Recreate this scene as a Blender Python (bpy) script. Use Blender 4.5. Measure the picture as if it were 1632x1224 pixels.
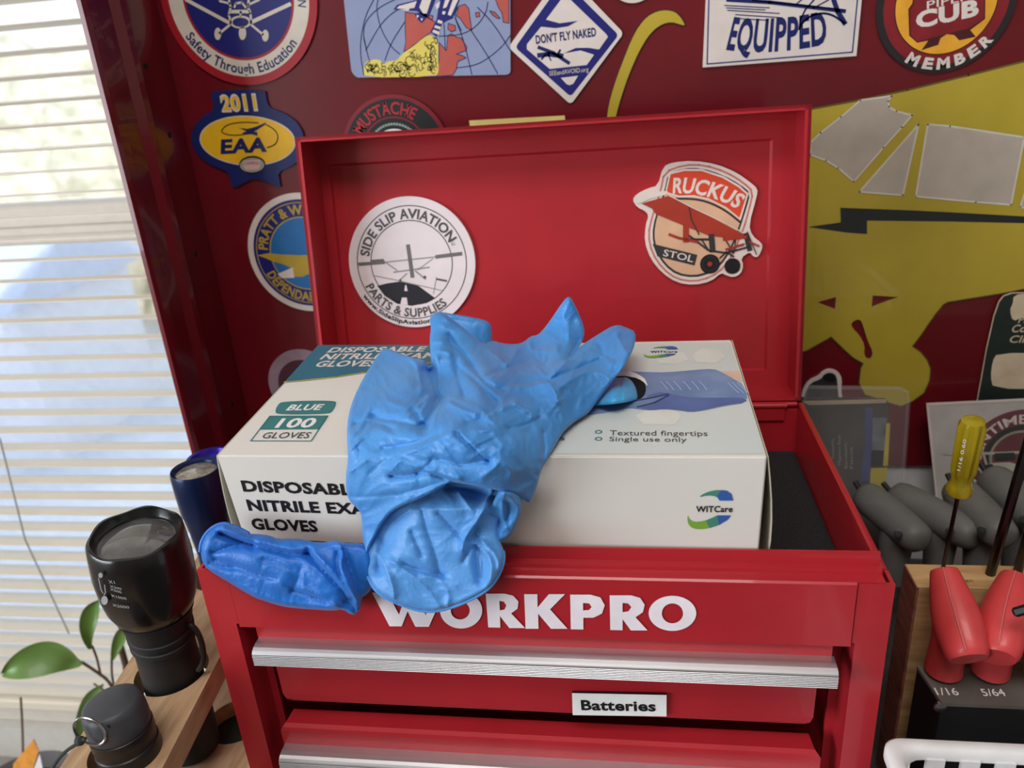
import bpy, bmesh, math, random
import numpy as np
from mathutils import Vector, Matrix, noise
from mathutils.geometry import tessellate_polygon, delaunay_2d_cdt
random.seed(7)
for o in list(bpy.data.objects): bpy.data.objects.remove(o)
SC = bpy.context.scene
COL = SC.collection
# ------------------------------------------------------------------ camera
CAM = Vector((0.19595, -0.27455, 0.20424)); PITCH, ROLL, YAW, FPX = 0.39265, -0.07688, 0.15978, 1254.0
MR = Matrix.Rotation(YAW, 3, 'Z') @ Matrix.Rotation(math.pi/2-PITCH, 3, 'X') @ Matrix.Rotation(ROLL, 3, 'Z')
cd = bpy.data.cameras.new('camera'); cam = bpy.data.objects.new('camera', cd); COL.objects.link(cam)
cam.matrix_world = Matrix.Translation(CAM) @ MR.to_4x4()
cd.sensor_fit = 'HORIZONTAL'; cd.sensor_width = 36.0; cd.lens = FPX/1632*36; cd.clip_start = 0.01; cd.clip_end = 100
cd.dof.use_dof = True; cd.dof.focus_distance = 0.37; cd.dof.aperture_fstop = 13.0
SC.camera = cam
# ------------------------------------------------------------------ world, sun, lamps, exposure
W = bpy.data.worlds.new('sky'); SC.world = W; W.use_nodes = True
nt = W.node_tree; bg = nt.nodes['Background']
tc = nt.nodes.new('ShaderNodeTexCoord'); sp = nt.nodes.new('ShaderNodeSeparateXYZ'); rp = nt.nodes.new('ShaderNodeValToRGB')
nt.links.new(tc.outputs['Generated'], sp.inputs[0]); nt.links.new(sp.outputs['Z'], rp.inputs['Fac']); nt.links.new(rp.outputs['Color'], bg.inputs['Color'])
rp.color_ramp.elements[0].color = (.88, .92, 1, 1); rp.color_ramp.elements[1].color = (.66, .79, 1, 1)
bg.inputs['Strength'].default_value = 1.35
def lamp(name, kind, loc, energy, color, target=None, size=None, sizey=None, angle=None):
    l = bpy.data.lights.new(name, kind); l.energy = energy; l.color = color
    if size: l.shape = 'RECTANGLE'; l.size = size; l.size_y = sizey or size
    if angle: l.angle = angle
    o = bpy.data.objects.new(name, l); COL.objects.link(o); o.location = loc
    if target is not None:
        o.rotation_euler = (Vector(target)-Vector(loc)).to_track_quat('-Z', 'Y').to_euler()
    return o
lamp('sun', 'SUN', (0, -3, 4), 2.8, (1, .94, .84), target=(-2.0, 3, 0.4), angle=.02)
lamp('ceiling_lamp', 'AREA', (0.10, -0.70, 1.30), 11.0, (1, .95, .90), target=(.15, 0, 0), size=.75, sizey=.5)
lamp('side_window_light', 'AREA', (-1.35, -0.95, 0.22), 25.0, (.90, .95, 1), target=(.1, 0, 0), size=1.0, sizey=.9)
SC.view_settings.view_transform = 'Standard'; SC.view_settings.look = 'None'
SC.view_settings.gamma = 1.0; SC.view_settings.use_curve_mapping = False
SC.view_settings.exposure = 0.22
# ------------------------------------------------------------------ helpers
def lin(c):
    return tuple((x/255/12.92 if x/255 <= .04045 else ((x/255+.055)/1.055)**2.4) for x in c)+(1,)
def mat(name, rgb, rough=.5, metal=0, var=.04, scale=60, bump=0, bscale=400, coat=0, trans=0, alpha=1, spec=.5, ior=1.45, rgb2=None, stretch=None):
    m = bpy.data.materials.new(name); m.use_nodes = True; n = m.node_tree; b = n.nodes['Principled BSDF']
    b.inputs['Roughness'].default_value = rough; b.inputs['Metallic'].default_value = metal
    b.inputs['Coat Weight'].default_value = coat; b.inputs['Transmission Weight'].default_value = trans
    b.inputs['Alpha'].default_value = alpha; b.inputs['Specular IOR Level'].default_value = spec; b.inputs['IOR'].default_value = ior
    t = n.nodes.new('ShaderNodeTexCoord'); mp = n.nodes.new('ShaderNodeMapping'); n.links.new(t.outputs['Object'], mp.inputs[0])
    if stretch: mp.inputs['Scale'].default_value = stretch
    nz = n.nodes.new('ShaderNodeTexNoise'); nz.inputs['Scale'].default_value = scale; nz.inputs['Detail'].default_value = 5
    n.links.new(mp.outputs[0], nz.inputs['Vector'])
    r = n.nodes.new('ShaderNodeValToRGB'); a = lin(rgb)
    lo = lin(rgb2) if rgb2 else tuple(x*(1-2*var) for x in a[:3])+(1,)
    hi = a if rgb2 else tuple(min(1, x*(1+2*var)) for x in a[:3])+(1,)
    r.color_ramp.elements[0].color = lo; r.color_ramp.elements[1].color = hi
    r.color_ramp.elements[0].position = .3; r.color_ramp.elements[1].position = .7
    n.links.new(nz.outputs['Fac'], r.inputs['Fac']); n.links.new(r.outputs['Color'], b.inputs['Base Color'])
    if bump:
        n2 = n.nodes.new('ShaderNodeTexNoise'); n2.inputs['Scale'].default_value = bscale; n2.inputs['Detail'].default_value = 3
        n.links.new(mp.outputs[0], n2.inputs['Vector'])
        bp = n.nodes.new('ShaderNodeBump'); bp.inputs['Strength'].default_value = bump; bp.inputs['Distance'].default_value = .001
        n.links.new(n2.outputs['Fac'], bp.inputs['Height']); n.links.new(bp.outputs['Normal'], b.inputs['Normal'])
    return m
def wpos(o):
    p = Vector((0, 0, 0))
    while o: p += o.location; o = o.parent
    return p
def mk(name, vs, fs, m, parent=None, smooth=False, mi=None, struct=False):
    base = wpos(parent) if parent else Vector((0, 0, 0))
    if parent is None and not struct and len(vs):
        a = np.array([tuple(v) for v in vs]); lo, hi = a.min(0), a.max(0)
        base = Vector(((lo[0]+hi[0])/2, (lo[1]+hi[1])/2, lo[2]))
    me = bpy.data.meshes.new(name)
    me.from_pydata([tuple(Vector(v)-base) for v in vs], [], [tuple(f) for f in fs]); me.update()
    for x in (m if isinstance(m, (list, tuple)) else [m]): me.materials.append(x)
    if mi: me.polygons.foreach_set('material_index', mi)
    if smooth: me.polygons.foreach_set('use_smooth', [True]*len(me.polygons))
    o = bpy.data.objects.new(name, me); COL.objects.link(o)
    if parent: o.parent = parent
    else: o.location = base
    if struct and not parent: o['kind'] = 'structure'
    return o
def tag(o, label, cat, group=None):
    o['label'] = label; o['category'] = cat
    if group: o['group'] = group
    return o
def thing(name, label, cat, loc, group=None):
    o = bpy.data.objects.new(name, None); COL.objects.link(o); o.location = loc; o.empty_display_size = .01
    return tag(o, label, cat, group)
class MB:
    def __init__(s): s.v = []; s.f = []
    def add(s, vs, fs):
        k = len(s.v); s.v += [Vector(v) for v in vs]; s.f += [tuple(i+k for i in f) for f in fs]; return s
    def box(s, x0, x1, y0, y1, z0, z1, b=0.0):
        if b <= 0:
            v = [(x, y, z) for x in (x0, x1) for y in (y0, y1) for z in (z0, z1)]
            return s.add(v, [(0, 1, 3, 2), (4, 6, 7, 5), (0, 4, 5, 1), (2, 3, 7, 6), (0, 2, 6, 4), (1, 5, 7, 3)])
        bm = bmesh.new(); bmesh.ops.create_cube(bm, size=1)
        for v in bm.verts: v.co = Vector((x0+(v.co.x+.5)*(x1-x0), y0+(v.co.y+.5)*(y1-y0), z0+(v.co.z+.5)*(z1-z0)))
        bmesh.ops.bevel(bm, geom=bm.edges[:], offset=b, segments=2, affect='EDGES', profile=.5)
        bm.verts.index_update(); s.add([v.co.copy() for v in bm.verts], [[v.index for v in f.verts] for f in bm.faces]); bm.free(); return s
    def extr(s, prof, axis, a0, a1, ins=None):   # prof: list of (p,q) in the other two axes, extruded along axis
        n = len(prof); vs = []
        for k, a in enumerate((a0, a1)):
            for i, (p, q) in enumerate(prof):
                e = a + ((ins[i] if k == 0 else -ins[i]) if ins else 0)
                vs.append({0: (e, p, q), 1: (p, e, q), 2: (p, q, e)}[axis])
        fs = [(i, (i+1) % n, (i+1) % n+n, i+n) for i in range(n)]+[tuple(range(n-1, -1, -1)), tuple(range(n, 2*n))]
        return s.add(vs, fs)
    def lathe(s, p0, axis, prof, n=40, cap=True, fn=None):  # prof: (t, r)
        ax = Vector(axis).normalized(); u = ax.orthogonal().normalized(); w = ax.cross(u); p0 = Vector(p0); vs = []
        for j, (t, r) in enumerate(prof):
            for i in range(n):
                a = 2*math.pi*i/n; dt, k = fn(a, j) if fn else (0, 1)
                vs.append(p0+ax*(t+dt)+(u*math.cos(a)+w*math.sin(a))*r*k)
        fs = [(j*n+i, j*n+(i+1) % n, (j+1)*n+(i+1) % n, (j+1)*n+i) for j in range(len(prof)-1) for i in range(n)]
        if cap: fs += [tuple(range(n-1, -1, -1)), tuple(range((len(prof)-1)*n, len(prof)*n))]
        return s.add(vs, fs)
    def tube(s, pts, r, n=8, sq=1.0):
        pts = [Vector(p) for p in pts]; k = len(pts); rr = r if isinstance(r, (list, tuple)) else [r]*k; vs = []; up = None
        for i, p in enumerate(pts):
            t = (pts[min(i+1, k-1)]-pts[max(i-1, 0)]).normalized()
            if up is None: up = t.orthogonal().normalized()
            up = (up-t*up.dot(t)).normalized(); w = t.cross(up)
            for j in range(n):
                a = 2*math.pi*j/n; vs.append(p+(up*math.cos(a)+w*math.sin(a)*sq)*rr[i])
        fs = [(i*n+j, i*n+(j+1) % n, (i+1)*n+(j+1) % n, (i+1)*n+j) for i in range(k-1) for j in range(n)]
        fs += [tuple(range(n-1, -1, -1)), tuple(range((k-1)*n, k*n))]
        return s.add(vs, fs)
    def mk(s, name, m, parent=None, smooth=False, struct=False):
        o = mk(name, s.v, s.f, m, parent, smooth, struct=struct)
        if smooth:
            bm = bmesh.new(); bm.from_mesh(o.data)
            for e in bm.edges:
                if len(e.link_faces) == 2 and e.calc_face_angle(0) > .7: e.smooth = False
            bm.to_mesh(o.data); bm.free()
        return o
def ray(px, py): return (MR @ Vector(((px-816)/FPX, -(py-612)/FPX, -1)))
def hit(px, py, ax, val):
    d = ray(px, py); return CAM+d*((val-CAM[ax])/d[ax])
class PL:   # a real plane in the scene: origin, in-plane axes, normal towards the viewer's side
    def __init__(s, o, u, v):
        s.o = Vector(o); s.u = Vector(u).normalized(); v = Vector(v); s.v = (v-s.u*v.dot(s.u)).normalized(); s.n = s.u.cross(s.v)
        if s.n.dot(CAM-s.o) < 0: s.n = -s.n
    def at(s, px, py):
        d = ray(px, py); p = CAM+d*((s.o-CAM).dot(s.n)/d.dot(s.n)) - s.o
        return (p.dot(s.u), p.dot(s.v))
    def L(s, pts): return [s.at(*p) for p in pts]
    def P(s, a, b, h=0): return s.o+s.u*a+s.v*b+s.n*h
def Z(ox, oy, k): return lambda *pts: [(ox+x/k, oy+y/k) for x, y in pts]
def smooth2(pts, it=2, closed=True):
    for _ in range(it):
        q = []; n = len(pts)
        for i in range(n if closed else n-1):
            a, b = pts[i], pts[(i+1) % n]
            q += [(a[0]*.75+b[0]*.25, a[1]*.75+b[1]*.25), (a[0]*.25+b[0]*.75, a[1]*.25+b[1]*.75)]
        pts = q if closed else [pts[0]]+q+[pts[-1]]
    return pts
def flat(name, parent, pl, shapes, m, h=0, thick=0, mside=None):
    """shapes: list of [outer, hole, hole...] loops in plane coordinates"""
    vs = []; fs = []; mi = []
    for loops in shapes:
        tri = tessellate_polygon([[Vector((a, b, 0)) for a, b in lp] for lp in loops]); k = len(vs)
        fl = [p for lp in loops for p in lp]
        vs += [pl.P(a, b, h) for a, b in fl]
        for t in tri:
            a, b, c = [Vector(fl[i]) for i in t]
            cr = (b-a).x*(c-a).y-(b-a).y*(c-a).x
            t = t if (cr > 0) == (pl.u.cross(pl.v).dot(pl.n) > 0) else t[::-1]
            fs.append(tuple(i+k for i in t)); mi.append(0)
        if thick:
            k2 = len(vs); vs += [pl.P(a, b, h-thick) for a, b in fl]; off = 0
            for t in tri: fs.append(tuple(i+k2 for i in reversed(t))); mi.append(0)
            for lp in loops:
                n = len(lp)
                for i in range(n): fs.append((k+off+i, k+off+(i+1) % n, k2+off+(i+1) % n, k2+off+i)); mi.append(1 if mside else 0)
                off += n
    o = mk(name, vs, fs, [m, mside] if mside else m, parent, mi=mi if mside else None)
    if thick:
        bm = bmesh.new(); bm.from_mesh(o.data); bmesh.ops.recalc_face_normals(bm, faces=bm.faces); bm.to_mesh(o.data); bm.free()
    return o
def circ(c, r, n=64, a0=0, a1=360, ry=None, rot=0):
    full = abs(a1-a0) >= 360; k = n if full else n+1; out = []
    cr, sr = math.cos(math.radians(rot)), math.sin(math.radians(rot))
    for i in range(k):
        a = math.radians(a0+(a1-a0)*i/n); x, y = r*math.cos(a), (ry or r)*math.sin(a)
        out.append((c[0]+x*cr-y*sr, c[1]+x*sr+y*cr))
    return out
def ringseg(c, r0, r1, n=64, a0=0, a1=360):
    if abs(a1-a0) >= 360: return [circ(c, r1, n), circ(c, r0, n)]
    return [circ(c, r1, n, a0, a1)+circ(c, r0, n, a0, a1)[::-1]]
def stroke(pts, w, closed=False):   # list of quads around a polyline
    out = []; n = len(pts)
    for i in range(n if closed else n-1):
        a = Vector(pts[i]); b = Vector(pts[(i+1) % n]); d = b-a
        if d.length < 1e-9: continue
        d.normalize(); q = Vector((-d.y, d.x))*w/2; e = d*w*.3
        out.append([[tuple(a-e+q), tuple(a-e-q), tuple(b+e-q), tuple(b+e+q)]])
    return out
_T = {}
def glyphs(s, bold=0.0, serif=0):
    k = (s, bold, serif)
    if k in _T: return _T[k]
    c = bpy.data.curves.new('lettering', 'FONT'); c.body = s; c.size = 1; c.offset = bold; c.resolution_u = 3; c.space_character = 1+bold*1.4
    o = bpy.data.objects.new('lettering', c); COL.objects.link(o)
    dg = bpy.context.evaluated_depsgraph_get(); me = o.evaluated_get(dg).to_mesh()
    vs = [(v.co.x, v.co.y) for v in me.vertices]; fs = [tuple(p.vertices) for p in me.polygons]
    o.evaluated_get(dg).to_mesh_clear(); bpy.data.objects.remove(o); bpy.data.curves.remove(c)
    if serif:
        cap = .69; vv = np.array(vs); add = []
        for yl, s0, s1 in ((0, -bold, .10), (cap, cap-.10, cap+bold))[:2 if serif == 1 else 1]:
            xs = sorted(set(round(x, 3) for x, y in vs if abs(y-yl) < .04+bold)); runs = []
            for x in xs:
                if runs and x-runs[-1][1] < .2+2*bold: runs[-1][1] = x
                else: runs.append([x, x])
            for a, b in runs:
                if b-a < .25+2*bold and b-a > .03: add.append((a-.07, b+.07, s0, s1))
        for a, b, c0, c1 in add:
            q = len(vs); vs += [(a, c0), (b, c0), (b, c1), (a, c1)]; fs.append((q, q+1, q+2, q+3))
    xs = [v[0] for v in vs]; x0, x1 = min(xs), max(xs)
    _T[k] = ([((x-x0)/(x1-x0), y/.69) for x, y in vs], fs, (x1-x0)/.69); return _T[k]
def textmesh(name, parent, pl, items, m, h):
    """items: (string, warp function (x,y)->plane coordinates, bold, serif)"""
    V = []; F = []
    for s, fn, bold, serif in items:
        vs, fs, asp = glyphs(s, bold, serif); k = len(V)
        V += [pl.P(*fn(x, y), h) for x, y in vs]
        F += [tuple(i+k for i in f) for f in fs]
    o = mk(name, V, F, m, parent)
    bm = bmesh.new(); bm.from_mesh(o.data); ln = pl.n
    for f in bm.faces:
        if f.normal.dot(ln) < 0: f.normal_flip()
    bm.to_mesh(o.data); bm.free(); return o
def tl(pl, s, bl, br, tpx, bold=0, serif=0, shear=0, raw=False):
    """line of text: baseline from bl to br (image points on the plane), tpx: a point at the cap height"""
    if not raw: bl, br, tpx = pl.at(*bl), pl.at(*br), pl.at(*tpx)
    a = Vector(bl); d = Vector(br)-a; u = d.normalized(); w = Vector((-u.y, u.x)); hh = (Vector(tpx)-a).dot(w)
    return (s, lambda x, y: tuple(a+d*x+w*(hh*y)+u*(hh*shear*y)), bold, serif)
def ta(s, c, r, a0, a1, hgt, bold=0, serif=0, inward=False):
    """text on a circle in plane coordinates; a0->a1 degrees (counter-clockwise positive), r baseline radius"""
    def fn(x, y):
        a = math.radians(a0+(a1-a0)*x); q = r-hgt*y if inward else r+hgt*y
        return (c[0]+q*math.cos(a), c[1]+q*math.sin(a))
    return (s, fn, bold, serif)
# ------------------------------------------------------------------ materials
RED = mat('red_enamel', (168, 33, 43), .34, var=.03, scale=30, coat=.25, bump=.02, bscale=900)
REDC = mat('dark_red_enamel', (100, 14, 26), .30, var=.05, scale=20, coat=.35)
BLACK = mat('black_plastic', (20, 20, 22), .38, var=.05)
MATTE = mat('matte_black', (26, 26, 28), .6, var=.1, bump=.1)
FOAM = mat('black_foam', (30, 30, 33), .95, var=.25, scale=900, bump=.5, bscale=2500)
ALU = mat('brushed_aluminium', (206, 206, 210), .38, .9, var=.01)
STEEL = mat('steel', (170, 170, 175), .25, 1)
DSTEEL = mat('dark_steel', (70, 70, 75), .3, 1)
CARD = mat('white_card', (222, 219, 214), .42, var=.012, scale=15, coat=.15)
CARDIN = mat('grey_card', (188, 182, 165), .8, var=.05)
WHITE = mat('white_print', (232, 228, 228), .45, var=.02)
WHITE2 = mat('off_white_print', (212, 203, 198), .45, var=.03)
INK = mat('black_ink', (18, 18, 22), .5)
NAVY = mat('navy_ink', (22, 26, 108), .45, var=.04)
NAVY2 = mat('deep_navy_ink', (16, 30, 92), .45, var=.04)
YEL = mat('yellow_print', (226, 178, 30), .45)
CUBY = mat('mustard_yellow_vinyl', (178, 158, 52), .30, var=.07, scale=10, coat=.5, bump=.05, bscale=60)
TEAL = mat('teal_print', (58, 122, 124), .45, var=.02)
TEALD = mat('blue_teal_print', (52, 108, 130), .45, var=.04)
WOOD = mat('oak', (196, 164, 128), .55, var=.1, scale=30, stretch=(8, 1, 4), rgb2=(162, 128, 96), bump=.08, bscale=300)
PINE = mat('pine', (206, 170, 122), .6, scale=26, stretch=(1, 6, 9), rgb2=(166, 126, 80))
PINEEND = mat('pine_end_grain', (150, 98, 80), .7, scale=14, rgb2=(112, 66, 54), stretch=(2, 3, 16))
# ------------------------------------------------------------------ room
PAINT = mat('wall_paint', (214, 210, 202), .8, var=.02)
def room():
    X0, X1, Y0, Y1, Z0, Z1 = -1.7, 1.9, -2.4, .53, -1.0, 1.4
    MB().box(X0, X1, Y0, Y1, Z0-.05, Z0).mk('floor', mat('floorboards', (150, 128, 105), .5), struct=True)
    MB().box(X0, X1, Y0, Y1, Z1, Z1+.05).mk('ceiling', mat('ceiling_paint', (225, 222, 216), .9), struct=True)
    MB().box(X0-.05, X0, Y0, Y1, Z0, Z1).mk('wall_left', PAINT, struct=True)
    MB().box(X1, X1+.05, Y0, Y1, Z0, Z1).mk('wall_right', PAINT, struct=True)
    MB().box(X0-.05, X1+.05, Y0-.05, Y0, Z0, Z1).mk('wall_front', PAINT, struct=True)
    # back wall with the window opening x -0.9..-0.05, z -0.53..0.75
    b = MB(); wx0, wx1, wz0, wz1 = -1.15, -.02, -.70, .72
    b.box(X0, wx0, Y1, Y1+.1, Z0, Z1); b.box(wx1, X1, Y1, Y1+.1, Z0, Z1); b.box(wx0, wx1, Y1, Y1+.1, Z0, wz0); b.box(wx0, wx1, Y1, Y1+.1, wz1, Z1)
    b.mk('wall_back', PAINT, struct=True)
    VIN = mat('white_vinyl', (224, 216, 204), .4, var=.02)
    fr = MB(); y0, y1 = .545, .595
    fr.box(wx0, wx0+.04, y0, y1, wz0, wz1, .004); fr.box(wx1-.04, wx1, y0, y1, wz0, wz1, .004)
    fr.box(wx0, wx1, y0, y1, wz0, wz0+.05, .004); fr.box(wx0, wx1, y0, y1, wz1-.05, wz1, .004)
    w = fr.mk('window_1', VIN, struct=True)
    zt = hit(100, 322, 1, .54).z; zb = hit(100, 388, 1, .54).z
    s = MB(); s.box(wx0+.04, wx1-.04, .535, .56, zb, zt, .004); s.box(wx0+.04, wx1-.04, .528, .536, zb+.012, zb+.022, .002)
    s.mk('window_sash', VIN, w)
    G = mat('window_glass', (235, 240, 245), .12, var=.02, trans=1, ior=1.05, bump=.15, bscale=60)
    MB().box(wx0+.04, wx1-.04, .572, .575, zt, wz1-.05).mk('window_pane', G, w)
    MB().box(wx0+.04, wx1-.04, .572, .575, wz0+.05, zb).mk('window_pane', G, w)
    MB().box(wx0-.05, wx1+.02, .35, .60, wz0-.09, wz0-.06, .006).mk('window_sill', mat('sill_stone', (150, 146, 140), .5), w)
    # outdoors
    MB().box(-14, 12, .7, 16, -1.75, -1.7).mk('ground', mat('snowy_ground', (236, 236, 236), .8, var=.05, scale=1.2, rgb2=(205, 208, 214)), struct=True)
    b = MB(); R = random.Random(3)
    for i in range(60):
        x = -9+i*.24+R.uniform(-.2, .2); h = R.uniform(1.6, 2.4)
        b.lathe((x, 6.2+R.uniform(-.4, .4), -1.7), (R.uniform(-.05, .05), 0, 1), [(0, .3), (h*.3, .62), (h*.6, .7), (h*.85, .5), (h, .12)], 12,
                fn=lambda a, j, q=R.random()*6: (0, 1+.18*math.sin(5*a+q+j)))
    hd = b.mk('hedge', mat('hedge_leaves', (240, 232, 212), .8, var=.1, scale=9, rgb2=(176, 172, 146), bump=.6, bscale=40), smooth=True)
    tag(hd, 'pale sunlit hedge outside behind the window blinds', 'hedge'); hd['kind'] = 'stuff'
    s = thing('shed', 'pale grey-blue shed with low roof seen through the lower sash', 'shed', (-3.7, 3.7, -1.7))
    MB().box(-4.6, -2.9, 3.2, 4.2, -1.7, -.75).mk('wall', mat('shed_boards', (226, 226, 230), .7), s)
    MB().extr([(3.05, -.78), (4.35, -.78), (3.7, -.42)], 0, -4.75, -2.8).mk('roof', mat('shed_roof', (200, 206, 220), .7), s)
room()
def blinds():
    SL = mat('blind_slat_enamel', (226, 216, 198), .45, var=.02, scale=8)
    r = thing('window_blind', 'cream horizontal slat blind hanging in front of the window', 'blind', (-.45, .45, -.5))
    Yb = .45; tilt = math.radians(-7); sp = .0215; prof = []
    for i in range(5):
        t = (i/4-.5)*.025; c = .0018*(1-(2*i/4-1)**2)
        prof.append((t, c))
    prof = prof+[(t, c-.0005) for t, c in reversed(prof)]
    zz = [.52-i*sp for i in range(52)]
    proto = None
    pr = [(Yb+t*math.cos(tilt)-c*math.sin(tilt), .52+t*math.sin(tilt)+c*math.cos(tilt)) for t, c in prof]
    x0, x1 = -1.10, -.03
    for i, z in enumerate(zz):
        if z < -.535: break
        if proto is None: proto = MB().extr(pr, 0, x0, x1).mk('slat', SL, r); o = proto
        else:
            o = proto.copy(); COL.objects.link(o); o.parent = r
        o.location.z = z-.52
        o.rotation_euler.y = random.uniform(-.0015, .0015)
    MB().box(x0, x1, .438, .462, -.562, -.545, .003).mk('bottom_rail', SL, r)
    MB().box(x0, x1, .43, .47, .53, .57, .002).mk('head_rail', SL, r)
    CO = mat('grey_cord', (150, 150, 145), .8)
    for x in (-.85, -.10):
        for y in (.4365, .4635): MB().tube([(x, y, .53), (x, y, -.55)], .0005, 5).mk('ladder_cord', CO, r)
    a = hit(0, 700, 1, .43); b = hit(40, 860, 1, .43); c = hit(110, 1010, 1, .42)
    MB().tube([(a.x-.16, .43, .45), (a.x-.03, .43, a.z+.06), a, b, c], .0009, 6).mk('pull_cord', CO, r)
blinds()
# ------------------------------------------------------------------ toolbox
TW, TD, ZB = .300, .1775, -.20
LT = .15844                                   # lid tilt
lu = Vector((1, 0, 0)); lv = Vector((0, math.sin(LT), math.cos(LT))); lback = Vector((0, math.cos(LT), -math.sin(LT)))
def toolbox():
    r = thing('tool_chest', 'small bright red steel tool chest with raised lid and aluminium drawer handles', 'tool chest', (.15, .09, ZB))
    t = .0035
    sd = MB()
    for x0, x1 in ((0, t), (TW-t, TW)):
        MB().box(x0, x1, .0107, TD, ZB, 0, .0010).mk('side_panel', RED, r, smooth=True)
    MB().box(t, TW-t, TD-.003, TD, ZB, -.004).mk('back_panel', RED, r)
    MB().box(t, TW-t, .01, TD-.003, ZB, ZB+.003).mk('base_panel', RED, r)
    MB().box(t, TW-t, .012, TD-.003, -.0375, -.034).mk('tray_floor', RED, r)
    MB().box(t+.0005, TW-t-.0005, .0125, TD-.0035, -.034, -.0313, .0008).mk('foam_liner', FOAM, r)
    # fascia with stepped lip
    f = MB(); pr = [(0, -.0318), (0, -.0008), (.0008, 0), (.0065, 0), (.0068, .0018), (.0105, .0019), (.0110, .0075), (.0120, .0075), (.0122, -.034), (.0105, -.034), (.0095, -.003), (.002, -.003), (.002, -.0318)]
    f.extr(pr, 0, .0145, TW-.0145)
    f.extr([(p[0], p[1]) for p in pr[2:9]]+[(.002, -.003)], 0, .0035, .0145)
    f.extr([(p[0], p[1]) for p in pr[2:9]]+[(.002, -.003)], 0, TW-.0145, TW-.0035)
    f.mk('front_fascia', RED, r)
    for s in (0, 1):
        def X(x): return x if s == 0 else TW-x
        fa, fb = sorted((X(0), X(.0150)))
        # post: front leaf and returning inner leaf, notch line at the fascia
        b = MB(); 
        xs = [X(0), X(.0128)]; b.box(min(xs), max(xs), .0006, .002, ZB, -.0305)
        xs = [X(0), X(.0140)]; b.box(min(xs), max(xs), .0006, .002, -.0305, -.0006)
        xs = [X(.0112), X(.0128)]; b.box(min(xs), max(xs), .002, .020, ZB, -.0305)
        xs = [X(0), X(.0016)]; b.box(min(xs), max(xs), .0021, .0105, ZB, -.0008)
        xs = [X(.0128), X(.0165)]; b.box(min(xs), max(xs), .016, .018, ZB, -.0305)
        b.mk('corner_post', RED, r)
    # drawers
    xr = (.0190, .2812)
    for k, zt in enumerate((-.0265, -.0938, -.1600)):
        rows = [(.0125, 0, .0055), (.0040, -.0006, .0045), (.0026, -.0022, .003), (.0022, -.0040, .002), (.0022, -.0140, .002), (.0045, -.0200, .0060), (.0045, -.0495, .0064), (.0047, -.0527, .0075), (.0055, -.0545, .0095), (.0072, -.0558, .012), (.0125, -.0558, .012)]
        d = MB().extr([(p, max(zt+q, ZB+.004)) for p, q, i in rows], 0, xr[0], xr[1], [i for p, q, i in rows]).mk('drawer', RED, r)
        if k == 0: MB().box(.026, .274, .0125, .165, zt-.0495, zt-.0475).mk('drawer_tray', RED, d)
        pf = [(.0022, -.0126), (-.0020, -.0126), (-.0045, -.0130), (-.0060, -.0137), (-.0068, -.0146), (-.0071, -.0152)]
        z = -.0152
        for i in range(7):
            pf += [(-.0058, z-.00004), (-.0058, z-.0003), (-.0072, z-.00036), (-.0074, z-.00055), (-.0072, z-.00086)]; z -= .0009
        pf += [(-.0068, z), (-.001, z), (.0022, z)]
        MB().extr([(p, zt+q) for p, q in pf], 0, .0217, .2800).mk('handle', ALU, d)
    # lettering
    pf = PL((0, -.0001, 0), (1, 0, 0), (0, 0, 1))
    wp = mat('white_lettering', (232, 224, 232), .4); C7 = Z(840, 860, 2.72); C6 = Z(300, 860, 2.914)
    def G(f, *loops): flat('letter', r, pf, [[pf.L(f(*l)) for l in loops]], wp, .0004)
    def OV(f, cx, cy, rx, ry): return [(cx+rx*math.cos(i*math.pi/24), cy+ry*math.sin(i*math.pi/24)) for i in range(48)]
    G(C6, [(855, 243), (925, 243), (980, 345), (1010, 262), (1060, 262), (1105, 350), (1120, 244), (1190, 244), (1118, 402), (1056, 402), (1020, 330), (992, 400), (936, 400)])
    G(C6, OV(C6, 1268, 326, 98, 84), OV(C6, 1264, 326, 44, 42)[::-1])
    G(C6, [(1382, 248), (1470, 248), (1510, 258), (1534, 285), (1530, 318), (1500, 340), (1565, 408), (1492, 408), (1448, 352), (1450, 406), (1394, 405)], [(1445, 282), (1448, 326), (1470, 322), (1478, 302), (1466, 285)])
    G(C7, [(-70, 236), (-18, 236), (-16, 300), (40, 234), (163, 234), (88, 300), (176, 384), (96, 384), (-12, 312), (-8, 384), (-62, 384)] if False else [(-12, 234), (45, 234), (46, 292), (95, 234), (165, 234), (100, 300), (176, 384), (104, 384), (48, 318), (50, 384), (-6, 384)])
    G(C7, [(187, 236), (275, 236), (318, 248), (337, 282), (325, 318), (288, 336), (244, 336), (244, 387), (190, 386)], [(243, 272), (243, 304), (268, 303), (280, 290), (270, 274)])
    G(C7, [(358, 239), (452, 239), (490, 250), (510, 280), (502, 312), (470, 334), (522, 391), (450, 391), (414, 342), (414, 390), (361, 389)], [(414, 272), (414, 312), (440, 308), (452, 290), (438, 274)])
    G(C7, OV(C7, 630, 317, 103, 76), OV(C7, 630, 317, 46, 43)[::-1])
    # lid: rim plane at hinge line, goes up along lv, walls go back along lback
    H = .1698; D = .033; x0, x1 = -.0035, .2985
    def Q(x, v, d): return Vector((x, TD, .001))+lv*v+lback*d
    lid = MB(); t = .0018
    def slab(a0, a1, b0, b1, c0, c1, mb):
        vs = [Q(x, v, d) for x in (a0, a1) for v in (b0, b1) for d in (c0, c1)]
        mb.add(vs, [(0, 1, 3, 2), (4, 6, 7, 5), (0, 4, 5, 1), (2, 3, 7, 6), (0, 2, 6, 4), (1, 5, 7, 3)])
    L = MB(); slab(x0, x0+t, 0, H, 0, D, L); slab(x1-t, x1, 0, H, 0, D, L)
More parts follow.
